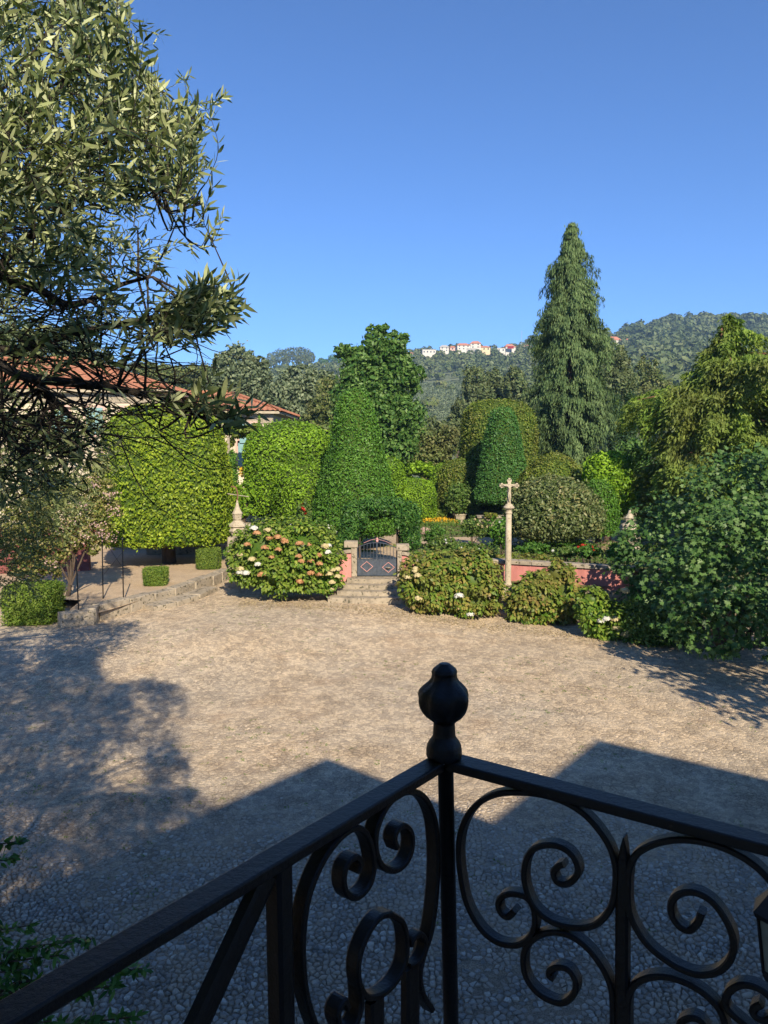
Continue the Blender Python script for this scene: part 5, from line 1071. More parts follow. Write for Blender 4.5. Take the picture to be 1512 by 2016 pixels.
# ------------------------------------------------------------------ fig tree (lobed leaves)
figv = np.array([(0, 0, 0), (.14, .10, .02), (.46, .12, 0), (.30, .36, .03), (.50, .62, -.02), (.20, .60, .04), (0, 1.0, -.06), (-.20, .60, .04), (-.50, .62, -.02), (-.30, .36, .03), (-.46, .12, 0), (-.14, .10, .02), (0, .42, .0)])
figf = np.array([(12, i, i + 1) for i in range(0, 11)] + [(12, 11, 0)])
def fig():
    rg = np.random.default_rng(260); Y0 = 21.5
    ls = [(1360, 1060, 120, 90, 4.3), (1450, 1010, 110, 110, 2.5), (1280, 1095, 70, 60, 4.2), (1480, 1100, 120, 110, -.5), (1400, 1140, 120, 90, .6), (1305, 1160, 75, 60, 4.3), (1440, 1200, 110, 60, -1.6), (1560, 1120, 120, 150, -1), (1340, 1215, 60, 45, 1.6), (1560, 960, 90, 90, 1), (1400, 1240, 90, 45, -1.6)]
    L = pxlobes(Y0, ls, .8); C_ = np.array([l[0] for l in L]); R_ = np.array([l[1] for l in L]); base = np.array([P(1450, 1250, Y0 + 1.5)[0], Y0 + 1.5, 0.0]); t = thing('fig_tree', 'large dark fig tree with lobed leaves overhanging the courtyard edge', 'tree', base)
    pos, nv = [], []; area = R_[:, 0] * R_[:, 2]; area /= area.sum()
    for ci, (c, r, a) in enumerate(zip(C_, R_, area)):
        m = int(17500 * a); kc = max(6, m // 13); dc = nrm(rg.normal(size=(kc, 3))); pk = rg.integers(0, kc, m); p = dc[pk] * rg.uniform(.75, 1.1, kc)[pk][:, None] + rg.normal(size=(m, 3)) * .10
        dd = nrm(p + (p - dc[pk]) * 4); w_ = c + p * r; ins = np.zeros(m, bool)
        for cj, rj in [(C_[q], R_[q]) for q in range(len(C_)) if q != ci]: ins |= (((w_ - cj) / (rj * .72)) ** 2).sum(1) < 1
        ins |= w_[:, 2] < .25
        pos.append(w_[~ins]); nv.append(dd[~ins])
    pos = np.concatenate(pos); nv = np.concatenate(nv); m = len(pos)
    ax = nrm(nv + rg.normal(size=(m, 3)) * .5 + [0, 0, -.4]); nn = nrm(nv * .6 + [.12, -.45, .6] + rg.normal(size=(m, 3)) * .42); tt = nrm(ax - (ax * nn).sum(1, keepdims=True) * nn); bb = np.cross(tt, nn)
    S = rg.uniform(.11, .20, m); rn = rg.random(m); px_, py_, dz = proj(pos); vis = (px_ > 0) & (px_ < 1512)
    score = np.where(vis, S / dz, 0) + np.where(vis & (nv[:, 1] < -.2), 1, 0) * .01; order = np.argsort(-score)
    near = set(order[:300].tolist())
    fm = []
    for q in range(4):
        me = rawmesh('fig_leaf', figv * [1, 1, 1], tri=figf, rnd=np.full(12, .15 + q * .25)); me.materials.append(M['fig']); fm.append(me)
    from mathutils import Matrix
    for i in order[:300]:
        o = bpy.data.objects.new('leaf', fm[int(rn[i] * 4) % 4]); col.objects.link(o); o.parent = t; p = pos[i] - base; s = S[i]
        o.matrix_local = Matrix(((bb[i][0] * s, tt[i][0] * s, nn[i][0] * s, p[0]), (bb[i][1] * s, tt[i][1] * s, nn[i][1] * s, p[1]), (bb[i][2] * s, tt[i][2] * s, nn[i][2] * s, p[2]), (0, 0, 0, 1)))
    idx = order[300:]
    V = pos[idx][:, None] + (figv[None, :, 0:1] * bb[idx][:, None] + figv[None, :, 1:2] * tt[idx][:, None] + figv[None, :, 2:3] * nn[idx][:, None]) * S[idx][:, None, None]
    T = (figf[None] + (np.arange(len(idx)) * 13)[:, None, None]).reshape(-1, 3)
    o = mk('foliage', V.reshape(-1, 3), None, M['fig'], t, tri=T, rnd=np.repeat(rn[idx], 12)); o['kind'] = 'stuff'
    mb = MB()
    for c in C_: mb.tube(smooth_path([base - [0, 0, .1], base * .5 + np.array([c[0], c[1], 1.2]) * .5 + rg.normal(0, .15, 3), c], 4), list(np.linspace(.15, .025, 9)), 6)
    mb.mk('trunk', M['bark'], t, smooth=True)
fig()
fg = thing('iron_fence', 'short black railing in deep shade under the fig tree', 'fence', P(1490, 1265, 21))
for px in range(1470, 1530, 8): MB().tube([P(px, 1272, 20.5), P(px, 1240, 20.5)], .014, 5).mk('bar', M['iron'], fg)
MB().tube([P(1462, 1243, 20.5), P(1540, 1243, 20.5)], .018, 5).mk('rail', M['iron'], fg)

# ------------------------------------------------------------------ pink crape tree
ct = lobes_tree('pink_flowering_tree', 'small tree with beige-pink blossom sprays beside the rectangular clipped tree', 'tree', (P(130, 1160, 27)[0], 27, .78),
    pxlobes(27, [(185, 960, 40, 34), (205, 1000, 30, 36), (150, 1010, 50, 40), (120, 1060, 50, 40), (175, 1060, 34, 30), (60, 1040, 60, 60), (100, 970, 50, 45), (205, 1040, 18, 24), (100, 1110, 26, 26), (200, 910, 22, 24), (60, 1110, 40, 30)]), M['crape'], 270, .13, 15000, trad=.07, fill=.35)
rg = np.random.default_rng(271)
for (px, py) in [(205, 885), (215, 975), (225, 1005), (200, 1050), (135, 1025), (190, 1035), (218, 1060), (160, 1055), (100, 1110), (165, 995), (120, 1040), (185, 950)]:
    p = P(px, py, 26.2); q = p + rg.normal(size=(34, 3)) * [.14, .14, .11]; v, f, r = leafquads(q, rg.normal(size=(34, 3)) + [0, -.5, .5], .07, .06, rg); mk('blossom', v, None, M['blossom_pink'], ct, tri=f, rnd=r)

# ------------------------------------------------------------------ house behind the camera (casts the roof shadow)
Hh = 10.5; sh = TR * Hh / math.tan(SUN_EL)
gA, gN, gB, gC, gL = [PZ(a, b, 0.0) for a, b in ((650, 1508), (985, 1640), (1195, 1470), (1512, 1545), (310, 1665))]
uL = nrm(gL - gA); vC = nrm(gC - gB)
poly = [gA + uL * 15, gA, gN, gB, gB + vC * 12, gB + vC * 12 + uL * 12 , gA + uL * 15 + vC * 14]
rp_ = [p - sh + [0, 0, Hh] for p in poly]
mh = thing('house_with_balcony', 'house standing behind the balcony with overhanging roof', 'house', (4, -9, 0))
n_ = len(rp_); vs = rp_ + [p + [0, 0, .25] for p in rp_]; mk('roof', vs, [tuple(range(n_ - 1, -1, -1)), tuple(range(n_, 2 * n_))] + [(i, (i + 1) % n_, n_ + (i + 1) % n_, n_ + i) for i in range(n_)], M['tile'], mh)
cen_ = np.mean(rp_, 0); ins = [p + nrm(cen_ - p) * 1.0 for p in rp_]; vs = [np.array([p[0], p[1], 0]) for p in ins] + [np.array([p[0], p[1], Hh - .02]) for p in ins]
mk('wall', vs, [(i, (i + 1) % n_, n_ + (i + 1) % n_, n_ + i) for i in range(n_)], M['white'], mh)

# ------------------------------------------------------------------ balcony railing
cor = P(878, 1492, 1.37); zr = cor[2]
Lo, Lo2 = PZ(841, 1491, zr), PZ(0, 1967, zr); Li, Li2 = PZ(856, 1513, zr), PZ(0, 2027, zr)
Ro, Ro2 = PZ(914, 1485, zr), PZ(1512, 1640, zr); Ri, Ri2 = PZ(903, 1506, zr), PZ(1512, 1665, zr)
RAIL = thing('balcony_railing', 'black wrought iron balcony railing with scrolls and corner knob', 'railing', (cor[0], cor[1], 4.5))
TH = .018
uLr = nrm(Lo2 - Lo); uRr = nrm(Ro2 - Ro); uLi = nrm(Li2 - Li); uRi = nrm(Ri2 - Ri)
def railbar(a, b, c, d, ext, name='top_rail'):
    ub, uc = nrm(b - a), nrm(d - c); a = a - ub * .03; c = c - uc * .03; b = b + ub * ext; d = d + uc * ext
    dn = np.array([0, 0, TH])
    return MB().hexa([a - dn, b - dn, d - dn, c - dn, a, b, d, c]).mk(name, M['iron'], RAIL, bevel=.003)
railbar(Lo, Lo2, Li, Li2, .5); railbar(Ro, Ro2, Ri, Ri2, .8)
# panel planes
def panel(o_, u_):
    n_ = np.array([-u_[1], u_[0], 0.0]); 
    if np.dot(n_, -o_) < 0: n_ = -n_            # n_ points to the camera
    def on(px, py):
        d = ray(px, py); e = np.array([0, 0, CAMZ]); t = np.dot(o_ - e, n_) / np.dot(d, n_); return e + d * t
    return on, -n_
midL = (Lo + Li) / 2; midR = (Ro + Ri) / 2; WB = .024
onL, awL = panel(Li + (Lo - Li) * .15, uLi); onR, awR = panel(Ri + (Ro - Ri) * .15, uRi)
c1_ = lambda pts: [onL(360 + x * .37037, 1480 + y * .37037) for x, y in pts]
c2_ = lambda pts: [onR(860 + x * .43122, 1480 + y * .43122) for x, y in pts]
def scroll(pts3, aw, taper=True, k=5, name='scroll', w=WB, ht=.0055):
    s = smooth_path(pts3, k); m = len(s); h = [ht] * m
    MB().strap(s, aw, h, w).mk(name, M['iron'], RAIL, smooth=False)
scroll(c2_([(575, 520), (548, 530), (528, 560), (545, 600), (585, 610), (625, 585), (640, 540), (615, 480), (565, 442), (505, 430), (440, 447), (405, 495), (393, 565), (405, 640), (440, 715), (500, 770), (570, 800), (650, 810), (720, 795), (770, 750), (800, 690), (813, 600), (810, 520), (785, 440), (740, 368), (680, 300), (610, 250), (530, 215), (440, 195), (350, 190), (270, 197), (200, 228), (145, 282), (110, 352), (95, 432), (97, 520), (108, 600), (125, 680), (160, 760), (210, 830), (270, 875), (335, 890), (385, 880), (425, 845), (443, 790), (436, 720), (405, 672), (350, 655), (300, 662), (275, 698), (288, 742), (320, 760), (352, 730)]), awR)
scroll(c2_([(530, 1045), (508, 1028), (515, 1003), (555, 990), (600, 1005), (630, 1060), (620, 1115), (575, 1152), (520, 1145), (460, 1110), (410, 1050), (390, 980), (400, 905), (450, 852), (520, 830), (600, 845), (680, 900), (750, 990), (790, 1080), (800, 1160), (800, 1320)]), awR)
scroll(c2_([(1205, 740), (1190, 785), (1150, 822), (1100, 800), (1068, 745), (1072, 685), (1115, 652), (1180, 650), (1255, 692), (1320, 780), (1352, 870), (1340, 950), (1290, 1005), (1220, 1025), (1150, 1015), (1060, 970), (960, 890), (900, 800), (872, 720), (868, 620), (877, 530), (912, 470), (985, 428), (1080, 408), (1180, 412), (1280, 435), (1380, 480), (1460, 535), (1530, 610), (1590, 720), (1610, 850), (1590, 980)]), awR)
scroll(c2_([(868, 1330), (866, 1240), (868, 1150), (885, 1090), (930, 1050), (1000, 1033), (1080, 1043), (1170, 1080), (1250, 1140), (1300, 1210), (1330, 1330)]), awR)
scroll(c2_([(1460, 1300), (1380, 1235), (1330, 1190), (1315, 1150), (1335, 1100), (1390, 1072), (1460, 1085), (1520, 1130), (1545, 1200), (1500, 1235), (1450, 1215), (1445, 1180), (1480, 1160)]), awR)
scroll(c2_([(1100, 1300), (1110, 1245), (1160, 1222), (1205, 1240), (1240, 1300)]), awR)
# left panel
scroll(c1_([(1337, 1378), (1290, 1300), (1270, 1200), (1290, 1090), (1328, 970), (1350, 830), (1364, 650), (1362, 480), (1345, 350), (1300, 252), (1232, 216), (1155, 236), (1095, 295), (1055, 375), (1035, 455), (1040, 545), (1075, 615), (1140, 636), (1198, 590), (1228, 510), (1222, 430), (1185, 398), (1150, 420), (1135, 470), (1150, 515)]), awL, w=.027)
scroll(c1_([(760, 1560), (708, 1440), (668, 1300), (650, 1150), (648, 1000), (668, 820), (715, 670), (780, 545), (860, 450), (932, 410), (985, 440), (1015, 520), (1025, 620), (1000, 715), (940, 778), (885, 760), (865, 690), (880, 610), (925, 565), (955, 590), (945, 650)]), awL, w=.027)
ring = [(1115, 868), (1180, 915), (1200, 1020), (1190, 1130), (1140, 1230), (1065, 1298), (992, 1308), (950, 1240), (942, 1140), (965, 1040), (1010, 945), (1060, 885), (1115, 868)]
scroll(c1_(ring), awL, w=.027)
scroll(c1_([(1215, 1150), (1255, 1130), (1290, 1070), (1300, 1010), (1270, 975), (1235, 1000), (1225, 1040)]), awL, w=.022)
scroll(c1_([(955, 1250), (960, 1340), (940, 1430), (900, 1490), (850, 1470), (835, 1400), (870, 1330), (890, 1370)]), awL, w=.030)
def vbar(on, aw, x0, x1, y0, y1, cr, nm='baluster', w=.024, tip=None):
    p0, p1 = cr([((x0 + x1) / 2, y0)])[0], cr([((x0 + x1) / 2, y1)])[0]; a, b = cr([(x0, y0)])[0], cr([(x1, y0)])[0]; hw = np.linalg.norm(b - a) / 2 * .8
    dv = p1 - p0; pts = [p0 + dv * q for q in np.linspace(0, 1.6, 9)]
    pts = [p0] + pts[1:]
    MB().strap(pts, aw, [hw] * 9, w).mk(nm, M['iron'], RAIL)
vbar(onL, awL, 1000, 1078, 1318, 1447, c1_, w=.016); vbar(onL, awL, 1190, 1266, 1140, 1447, c1_, w=.016)
# central spear bar of the right panel
sp = [c2_([(851, 392)])[0], c2_([(849, 440)])[0], c2_([(846, 520)])[0], c2_([(842, 740)])[0], c2_([(841, 1000)])[0], c2_([(838, 1400)])[0]]
MB().strap(sp, awR, [.001, .005, .009, .0105, .0105, .0105], .02).mk('spear_bar', M['iron'], RAIL)
# second post and diagonal brace of the left panel
pa, pb = c1_([(548, 560), (565, 1447)]); dv = pb - pa
MB().strap([pa + dv * .045, pa + dv * .5, pb, pb + dv * .6], awL, [.0155, .0155, .0155, .0155], .03).mk('post', M['iron'], RAIL)
pa, pb = c1_([(455, 700), (112, 1447)]); dv = pb - pa
MB().strap([pa - dv * .05, pa + dv * .5, pb, pb + dv * .4], awL, [.016] * 4, .02).mk('brace', M['iron'], RAIL)
# underside bracket on the rail
pq = [PZ(301, 1868, zr - .02)]
# corner post and finial
a = P(877, 1500, 1.37); b = P(888, 2016, 1.37 * 1.0); dv = b - a
MB().tube([a, b, b + dv * .5], .0145, 16).mk('corner_post', M['iron'], RAIL, smooth=True)
kf = .1141 / F * 1.37
prof = [(0, 1840), (300, 1835), (318, 1790), (318, 1690), (300, 1600), (262, 1530), (225, 1480), (203, 1440), (196, 1300), (188, 1195), (235, 1150), (310, 1090), (372, 1000), (418, 900), (442, 800), (442, 700), (415, 625), (345, 545), (262, 465), (222, 400), (214, 340), (226, 290), (205, 235), (150, 185), (105, 150), (88, 132), (0, 128)]
zf0 = P(873, 1500, 1.37)[2]; fx = P(874, 1500, 1.37)
def lobe(a, z):
    q = (z / kf); amt = .075 * math.sin(math.pi * min(max((z - .06) / .12, 0), 1))
    return 1 + amt * math.cos(5 * a + z * 30) + (amt * .5) * math.cos(9 * a - z * 55)
pr = [(r * kf, (1840 - y) * kf) for r, y in prof]
pr2 = []
for i in range(len(pr) - 1):
    for s in range(3): pr2.append(tuple(np.array(pr[i]) * (1 - s / 3) + np.array(pr[i + 1]) * s / 3))
pr2.append(pr[-1])
fb = np.array([fx[0], 1.37, zr + .001])
MB().lathe(pr2, fb, 40, 0, lobe).mk('finial_knob', M['iron'], RAIL, smooth=True)
# balcony slab below (out of frame)
bt = thing('balcony', 'stone balcony slab carrying the iron railing', 'balcony', (cor[0], cor[1], 4.3)); e1 = uLi * 3.6; e2 = uRi * 3.6; q0 = cor + [0, .0, 0]
q = [q0, q0 + e1, q0 + e1 + e2, q0 + e2]; MB().hexa([(p[0], p[1], 4.25) for p in q] + [(p[0], p[1], 4.5) for p in q]).mk('slab', M['granite'], bt)
# lantern
lt = thing('wall_lantern', 'black hexagonal iron lantern just beyond the railing scrolls', 'lantern', P(1535, 1850, 2.6)); lc = P(1537, 1795, 2.6)
MB().lathe([(.09, -.02), (.098, 0), (.085, .015), (.02, .10), (.012, .14)], lc, 6).mk('lantern_roof', M['iron'], lt)
MB().lathe([(.05, -.22), (.076, -.025)], lc, 6).mk('pane', M['glass'], lt)
mb = MB()
for kx in range(6):
    aa = kx * math.pi / 3; mb.tube([lc + [.052 * math.cos(aa), .052 * math.sin(aa), -.23], lc + [.08 * math.cos(aa), .08 * math.sin(aa), -.02]], .006, 5)
mb.lathe([(.02, -.30), (.055, -.24), (.055, -.22)], lc, 6); mb.mk('lantern_frame', M['iron'], lt)

# ------------------------------------------------------------------ olive tree by the balcony
def olive():
    rg = np.random.default_rng(300); base = np.array([-4.6, 4.6, 0.0])
    t = thing('olive_tree', 'olive tree reaching over the balcony with silvery sunlit upper leaves', 'tree', base)
    hub = np.array([-3.4, 3.9, 5.6])
    bd = [[hub, P(-120, 640, 3.7), P(0, 522, 3.5), P(90, 435, 3.4), P(180, 385, 3.3), P(300, 372, 3.3), P(400, 400, 3.2)],
          [hub, P(-150, 400, 3.4), P(20, 260, 3.3), P(150, 140, 3.4), P(240, 40, 3.4)],
          [hub, P(-120, 480, 3.6), P(100, 330, 3.4), P(260, 260, 3.4), P(400, 228, 3.4)],
          [hub, P(-200, 660, 3.4), P(0, 690, 3.0), P(150, 655, 3.0), P(300, 625, 3.0), P(445, 590, 3.0)],
          [hub, P(-150, 720, 3.2), P(60, 745, 2.8), P(230, 765, 2.7), P(380, 800, 2.7), P(462, 822, 2.7)],
          [hub, P(-100, 760, 3.2), P(40, 740, 2.9), P(120, 800, 2.8), P(200, 880, 2.8)],
          [hub, P(-200, 560, 3.0), P(40, 560, 2.9), P(140, 600, 2.9), P(240, 560, 3.0), P(300, 545, 3.0)],
          [hub, P(-100, 300, 4.0), P(60, 120, 4.0), P(120, 0, 4.0), P(150, -150, 4.0)],
          [hub, np.array([-2.4, 2.6, 7.2]), np.array([-1.6, 1.6, 8.2]), np.array([-1.0, .8, 8.8])],
          [hub, P(-120, 800, 3.4), P(0, 850, 3.3), P(70, 920, 3.3), P(130, 960, 3.3)]]
    bd = [smooth_path(b, 6) for b in bd]; mb = MB(); allp = []
    for b in bd:
        mb.tube(b, list(np.linspace(.028, .004, len(b))), 6); allp += b[6:]
    allp = np.array(allp)
    mb.tube(smooth_path([base - [0, 0, .2], base + [.1, 0, 1.8], base + [.7, -.3, 3.8], hub], 5), list(np.linspace(.24, .05, 16)), 10)
    mb.mk('trunk', M['twig'], t, smooth=True)
    R1 = [(-300, -300), (235, -300), (268, 30), (300, 95), (312, 195), (428, 215), (392, 285), (425, 340), (442, 440), (405, 480), (378, 532), (350, 450), (265, 440), (345, 530), (300, 555), (215, 505), (190, 565), (-300, 565)]
    R2 = [(-300, 560), (235, 560), (245, 615), (300, 575), (440, 552), (467, 610), (432, 655), (390, 692), (330, 702), (272, 692), (230, 720), (60, 765), (-300, 790)]
    R3 = [(150, 730), (330, 750), (400, 772), (485, 790), (488, 832), (440, 852), (300, 832), (150, 800)]
    R4 = [(-300, 790), (230, 790), (235, 880), (170, 940), (130, 980), (-300, 1040)]
    gsh = [(-250, 1180), (20, 1240), (60, 1335), (100, 1295), (185, 1288), (205, 1345), (250, 1350), (290, 1342), (352, 1352), (374, 1400), (350, 1500), (352, 1560), (425, 1585), (400, 1605), (330, 1615), (360, 1690), (350, 2500), (-900, 2500), (-900, 1180)]
    ct_ = 1 / math.tan(SUN_EL)
    def shadow_ok(p):
        g = p + TR * (p[..., 2:3] * ct_); gx, gy, _ = proj(np.column_stack([g[:, 0], g[:, 1], 0 * g[:, 0]])); return inpoly(gx, gy, gsh)
    tw = MB(); LP, LN, LA, LL = [], [], [], []
    def twig(b, tip, nl, Lf, conn=True):
        d = tip - b; ln = np.linalg.norm(d); mid = (b + tip) / 2 + rg.normal(0, .04 * ln / .3, 3) + [0, 0, -.02]
        pth = smooth_path([b, mid, tip], 3); tw.tube(pth, list(np.linspace(.0022, .0010, len(pth))), 3)
        if conn:
            j = rg.choice(np.argsort(((allp - b) ** 2).sum(1))[:9]); c = allp[j]
            if .04 < np.linalg.norm(c - b) < .30: tw.tube(smooth_path([c, (c + b) / 2 + rg.normal(0, .04, 3) - [0, 0, .03], b], 3), list(np.linspace(.0055, .0022, 7)), 4)
        pa = np.array(pth); q = np.linspace(.15, 1, nl // 2)
        for s in q:
            i = s * (len(pa) - 1); i0 = min(int(i), len(pa) - 2); p = pa[i0] * (1 - (i - i0)) + pa[i0 + 1] * (i - i0); tg = nrm(pa[i0 + 1] - pa[i0]); sd = nrm(np.cross(tg, rg.normal(size=3)))
            for sg in (-1, 1):
                ax = nrm(tg * rg.uniform(.5, 1.1) + sd * sg * rg.uniform(.5, .9) + rg.normal(0, .12, 3)); LP.append(p); LA.append(ax); LN.append(nrm(np.cross(ax, tg) * rg.choice([-1, 1]) + rg.normal(0, .5, 3))); LL.append(Lf * rg.uniform(.7, 1.2))
    def fill(poly, N, y0, y1, dirf, nl, Lf, bbox, cast=True):
        done = 0; tries = 0
        while done < N and tries < N * 30:
            tries += 1; px, py = rg.uniform(bbox[0], bbox[2]), rg.uniform(bbox[1], bbox[3]); Y = rg.uniform(y0, y1); b = P(px, py, Y); ln = rg.uniform(.14, .32); tip = b + nrm(dirf(px, py) + rg.normal(0, .45, 3)) * ln
            tx, ty, _ = proj(tip[None]); 
            if not (inpoly(px, py, poly)[0] and inpoly(tx, ty, poly)[0]): continue
            if cast and not shadow_ok(np.array([tip]))[0]: continue
            twig(b, tip, nl, Lf); done += 1
        return done
    updir = lambda px, py: np.array([.55, -.1, .75])
    mid_d = lambda px, py: np.array([.9, -.1, .1 if py < 480 else -.35])
    rt = lambda a, b: np.array([.9, 0, .25])
    print('olive', fill(R1, 270, 2.5, 3.7, updir, 14, .060, (-100, -140, 430, 350)),
    fill([(150, 0), (265, 30), (300, 95), (312, 195), (428, 215), (392, 285), (425, 340), (442, 440), (405, 480), (378, 532), (350, 440), (250, 300)], 90, 2.7, 3.4, updir, 14, .058, (150, 0, 445, 535), False),
    fill(R1, 210, 2.4, 3.8, mid_d, 14, .058, (-100, 280, 440, 560)),
    fill(R2, 68, 2.4, 3.4, rt, 12, .056, (-60, 560, 467, 790), False),
    fill([(290, 605), (300, 572), (440, 550), (470, 610), (432, 655), (380, 680), (300, 660)], 42, 2.6, 3.1, lambda a, b: np.array([.8, 0, .5]), 14, .058, (280, 545, 470, 680), False),
    fill(R3, 9, 2.5, 2.7, rt, 10, .060, (200, 735, 488, 850), False),
    fill([(370, 770), (486, 790), (488, 832), (440, 856), (370, 820)], 16, 2.5, 2.7, lambda a, b: np.array([.8, 0, .5]), 10, .064, (370, 770, 488, 856), False),
    fill(R4, 85, 2.6, 3.6, lambda a, b: np.array([.8, 0, -.3]), 9, .056, (-60, 790, 235, 1000), False))
    for _ in range(210):
        px, py = rg.uniform(-60, 330), rg.uniform(560, 860); Y = rg.uniform(2.5, 3.6); b = P(px, py, Y); tip = b + nrm(np.array([.9, 0, rg.uniform(-.6, .3)]) + rg.normal(0, .3, 3)) * rg.uniform(.15, .5); a1_, a2_, _ = proj(tip[None])
        if a1_[0] > 290 and a2_[0] < 705: continue
        tw.tube(smooth_path([b, (b + tip) / 2 + rg.normal(0, .03, 3), tip], 3), list(np.linspace(.0034, .001, 7)), 3)
    for k_ in range(9):
        q_ = rg.random(); b = P(365 + 100 * q_, 792 + 36 * q_ + rg.normal(0, 3), 2.62 + rg.normal(0, .03)); twig(b, b + nrm(np.array([.55, 0, rg.uniform(.1, 1.0)]) + rg.normal(0, .15, 3)) * rg.uniform(.05, .12), 8, .072, conn=False)
    for k_ in range(26):
        q_ = rg.random(); b = P(295 + 140 * q_, 640 - 40 * q_ + rg.normal(0, 12), 2.85 + rg.normal(0, .05)); twig(b, b + nrm(np.array([.6, 0, rg.uniform(-.2, 1.0)]) + rg.normal(0, .15, 3)) * rg.uniform(.06, .14), 8, .068, conn=False)
    # crown above and behind the frame, towards the sun
    SC = []; cnt = 0; ok_ = 0; tn = math.tan(SUN_EL)
    while cnt < 60000 and ok_ < 9000:
        cnt += 1; g = np.array([rg.uniform(-12, -2.4), rg.uniform(8, 23.5), 0.0]); gx, gy, _ = proj(g[None]); gx = gx[0]; gy = gy[0]
        if not inpoly(gx, gy, gsh)[0] or lf(g[0], g[1], 1.9, .4) > 1.25: continue
        py_ = rg.uniform(-1.5, 2.3) if g[1] < 13.0 else rg.uniform(3.8, 5.4); Ld = (g[1] - py_) / TR[1]; z = Ld * tn
        if not 4.8 < z < 11.5: continue
        p = g - TR * Ld + np.array([0, 0, z]); fx_, fy_, dz = proj(p[None])
        mg = 80 + 500 / max(dz[0], .3)
        if dz[0] > .05 and -mg < fx_[0] < 1600 and -mg < fy_[0] < 2300 and not (inpoly(fx_, fy_, R1)[0] and dz[0] > 2.6): continue
        if dz[0] > -.3 and np.linalg.norm(p - [0, 0, CAMZ]) < 1.3: continue
        if dz[0] > .05 and inpoly(fx_, fy_, R1)[0] and fx_[0] > -60 and fy_[0] > -60 and dz[0] < 2.2: continue
        ok_ += 1; inn_ = -60 < fx_[0] < 1600 and fy_[0] > -60 and dz[0] > 0
        if inn_: twig(p, p + nrm(rg.normal(size=3)) * .25, 14, .066, conn=False)
        else: SC.append(p)
    SC = np.array(SC); q = np.repeat(SC, 13, 0) + rg.normal(0, .11, (len(SC) * 13, 3)); v, f, r = leafquads(q, rg.normal(size=q.shape), .13, .036, rg, rnd=rg.random(len(q)) * .6)
    o = mk('upper_foliage', v, None, M['olive'], t, tri=f, rnd=r); o['kind'] = 'stuff'; print('olive crown', ok_, cnt, len(SC))
    tw.mk('twigs', M['twig'], t)
    LP_, LN_, LA_, LL_ = map(np.array, (LP, LN, LA, LL)); LPb = LP_.copy()
    px_, py_, dz = proj(LPb); vis = (px_ > -20) & (px_ < 1512) & (py_ > -20) & (dz > .5); sc_ = np.where(vis, LL_ / np.maximum(dz, .3), 0); order = np.argsort(-sc_); nn_ = len(LP_)
    rn = np.clip(rg.random(nn_) ** 1.0, 0, 1)
    tt = nrm(LA_); nv = nrm(LN_ - (LN_ * tt).sum(1, keepdims=True) * tt); bb = np.cross(nv, tt)
    lm = []
    for q in range(6):
        v, f, r = leaf6(np.zeros((1, 3)), np.array([[0, 0, 1.]]), np.array([[0, 1., 0]]), 1.0, .195, rg, np.array([.08 + q * .17]), .10)
        me = rawmesh('olive_leaf', v, tri=f, rnd=r, smooth=True); me.materials.append(M['olive']); lm.append(me)
    from mathutils import Matrix
    for i in order[:300]:
        o = bpy.data.objects.new('leaf', lm[int(rn[i] * 6) % 6]); col.objects.link(o); o.parent = t; p = LP_[i] - base; s = LL_[i]; B, T_, N_ = bb[i], tt[i], nv[i]
        o.matrix_local = Matrix(((B[0] * s, T_[0] * s, N_[0] * s, p[0]), (B[1] * s, T_[1] * s, N_[1] * s, p[1]), (B[2] * s, T_[2] * s, N_[2] * s, p[2]), (0, 0, 0, 1)))
    idx = order[300:]; v, f, r = leaf6(LP_[idx], nv[idx], tt[idx], LL_[idx], LL_[idx] * .195, rg, rn[idx], .10)
    o = mk('foliage', v, None, M['olive'], t, tri=f, rnd=r, smooth=True); o['kind'] = 'stuff'
olive()
# second olive further off, seen below the first
def olive2():
    rg = np.random.default_rng(310); L = pxlobes(14.5, [(40, 815, 90, 38), (140, 840, 60, 32), (-20, 640, 90, 60), (40, 715, 70, 45), (20, 870, 90, 60), (110, 865, 70, 40), (60, 940, 110, 80), (160, 895, 60, 45), (20, 1020, 110, 80), (110, 990, 60, 60), (-60, 1100, 120, 90), (30, 1110, 60, 60), (195, 850, 36, 26), (-100, 900, 120, 150)], .8)
    base = np.array([-12.0, 17.0, 0.3]); t = thing('olive_tree', 'farther grey-green olive tree beside the box shrub, seen beneath the overhanging boughs', 'tree', base); pos, ax = [], []; mb = MB()
    fork = base + [.3, 0, 3.2]; mb.tube([base - [0, 0, .3], fork], [.2, .15], 8)
    for c, r in L:
        r = np.array(r); mb.tube(smooth_path([fork, (fork + c) / 2 + rg.normal(0, .15, 3), c], 3), list(np.linspace(.04, .01, 7)), 5)
        for _ in range(int(400 * r[0] * r[2])):
            d = nrm(rg.normal(size=3)); b = c + d * r * rg.uniform(.45, 1.0); e = nrm(d + rg.normal(0, .5, 3) + [.2, 0, .2]) * rg.uniform(.25, .5); (mb.tube([b, b + e], [.005, .002], 3) if _ % 6 == 0 else None)
            m = 16; s = rg.random(m); pos.append(b + e * s[:, None]); ax.append(nrm(e)[None] * .7 + nrm(rg.normal(size=(m, 3))) * .8)
    pos = np.concatenate(pos); ax = np.concatenate(ax); n = len(pos)
    v, f, r = leafquads(pos, rg.normal(size=(n, 3)) + [0, 0, .4], .085, .022, rg, axis=ax); mk('foliage', v, None, M['olive'], t, tri=f, rnd=np.clip(r * .75, 0, 1)); mb.mk('trunk', M['twig'], t)
olive2()
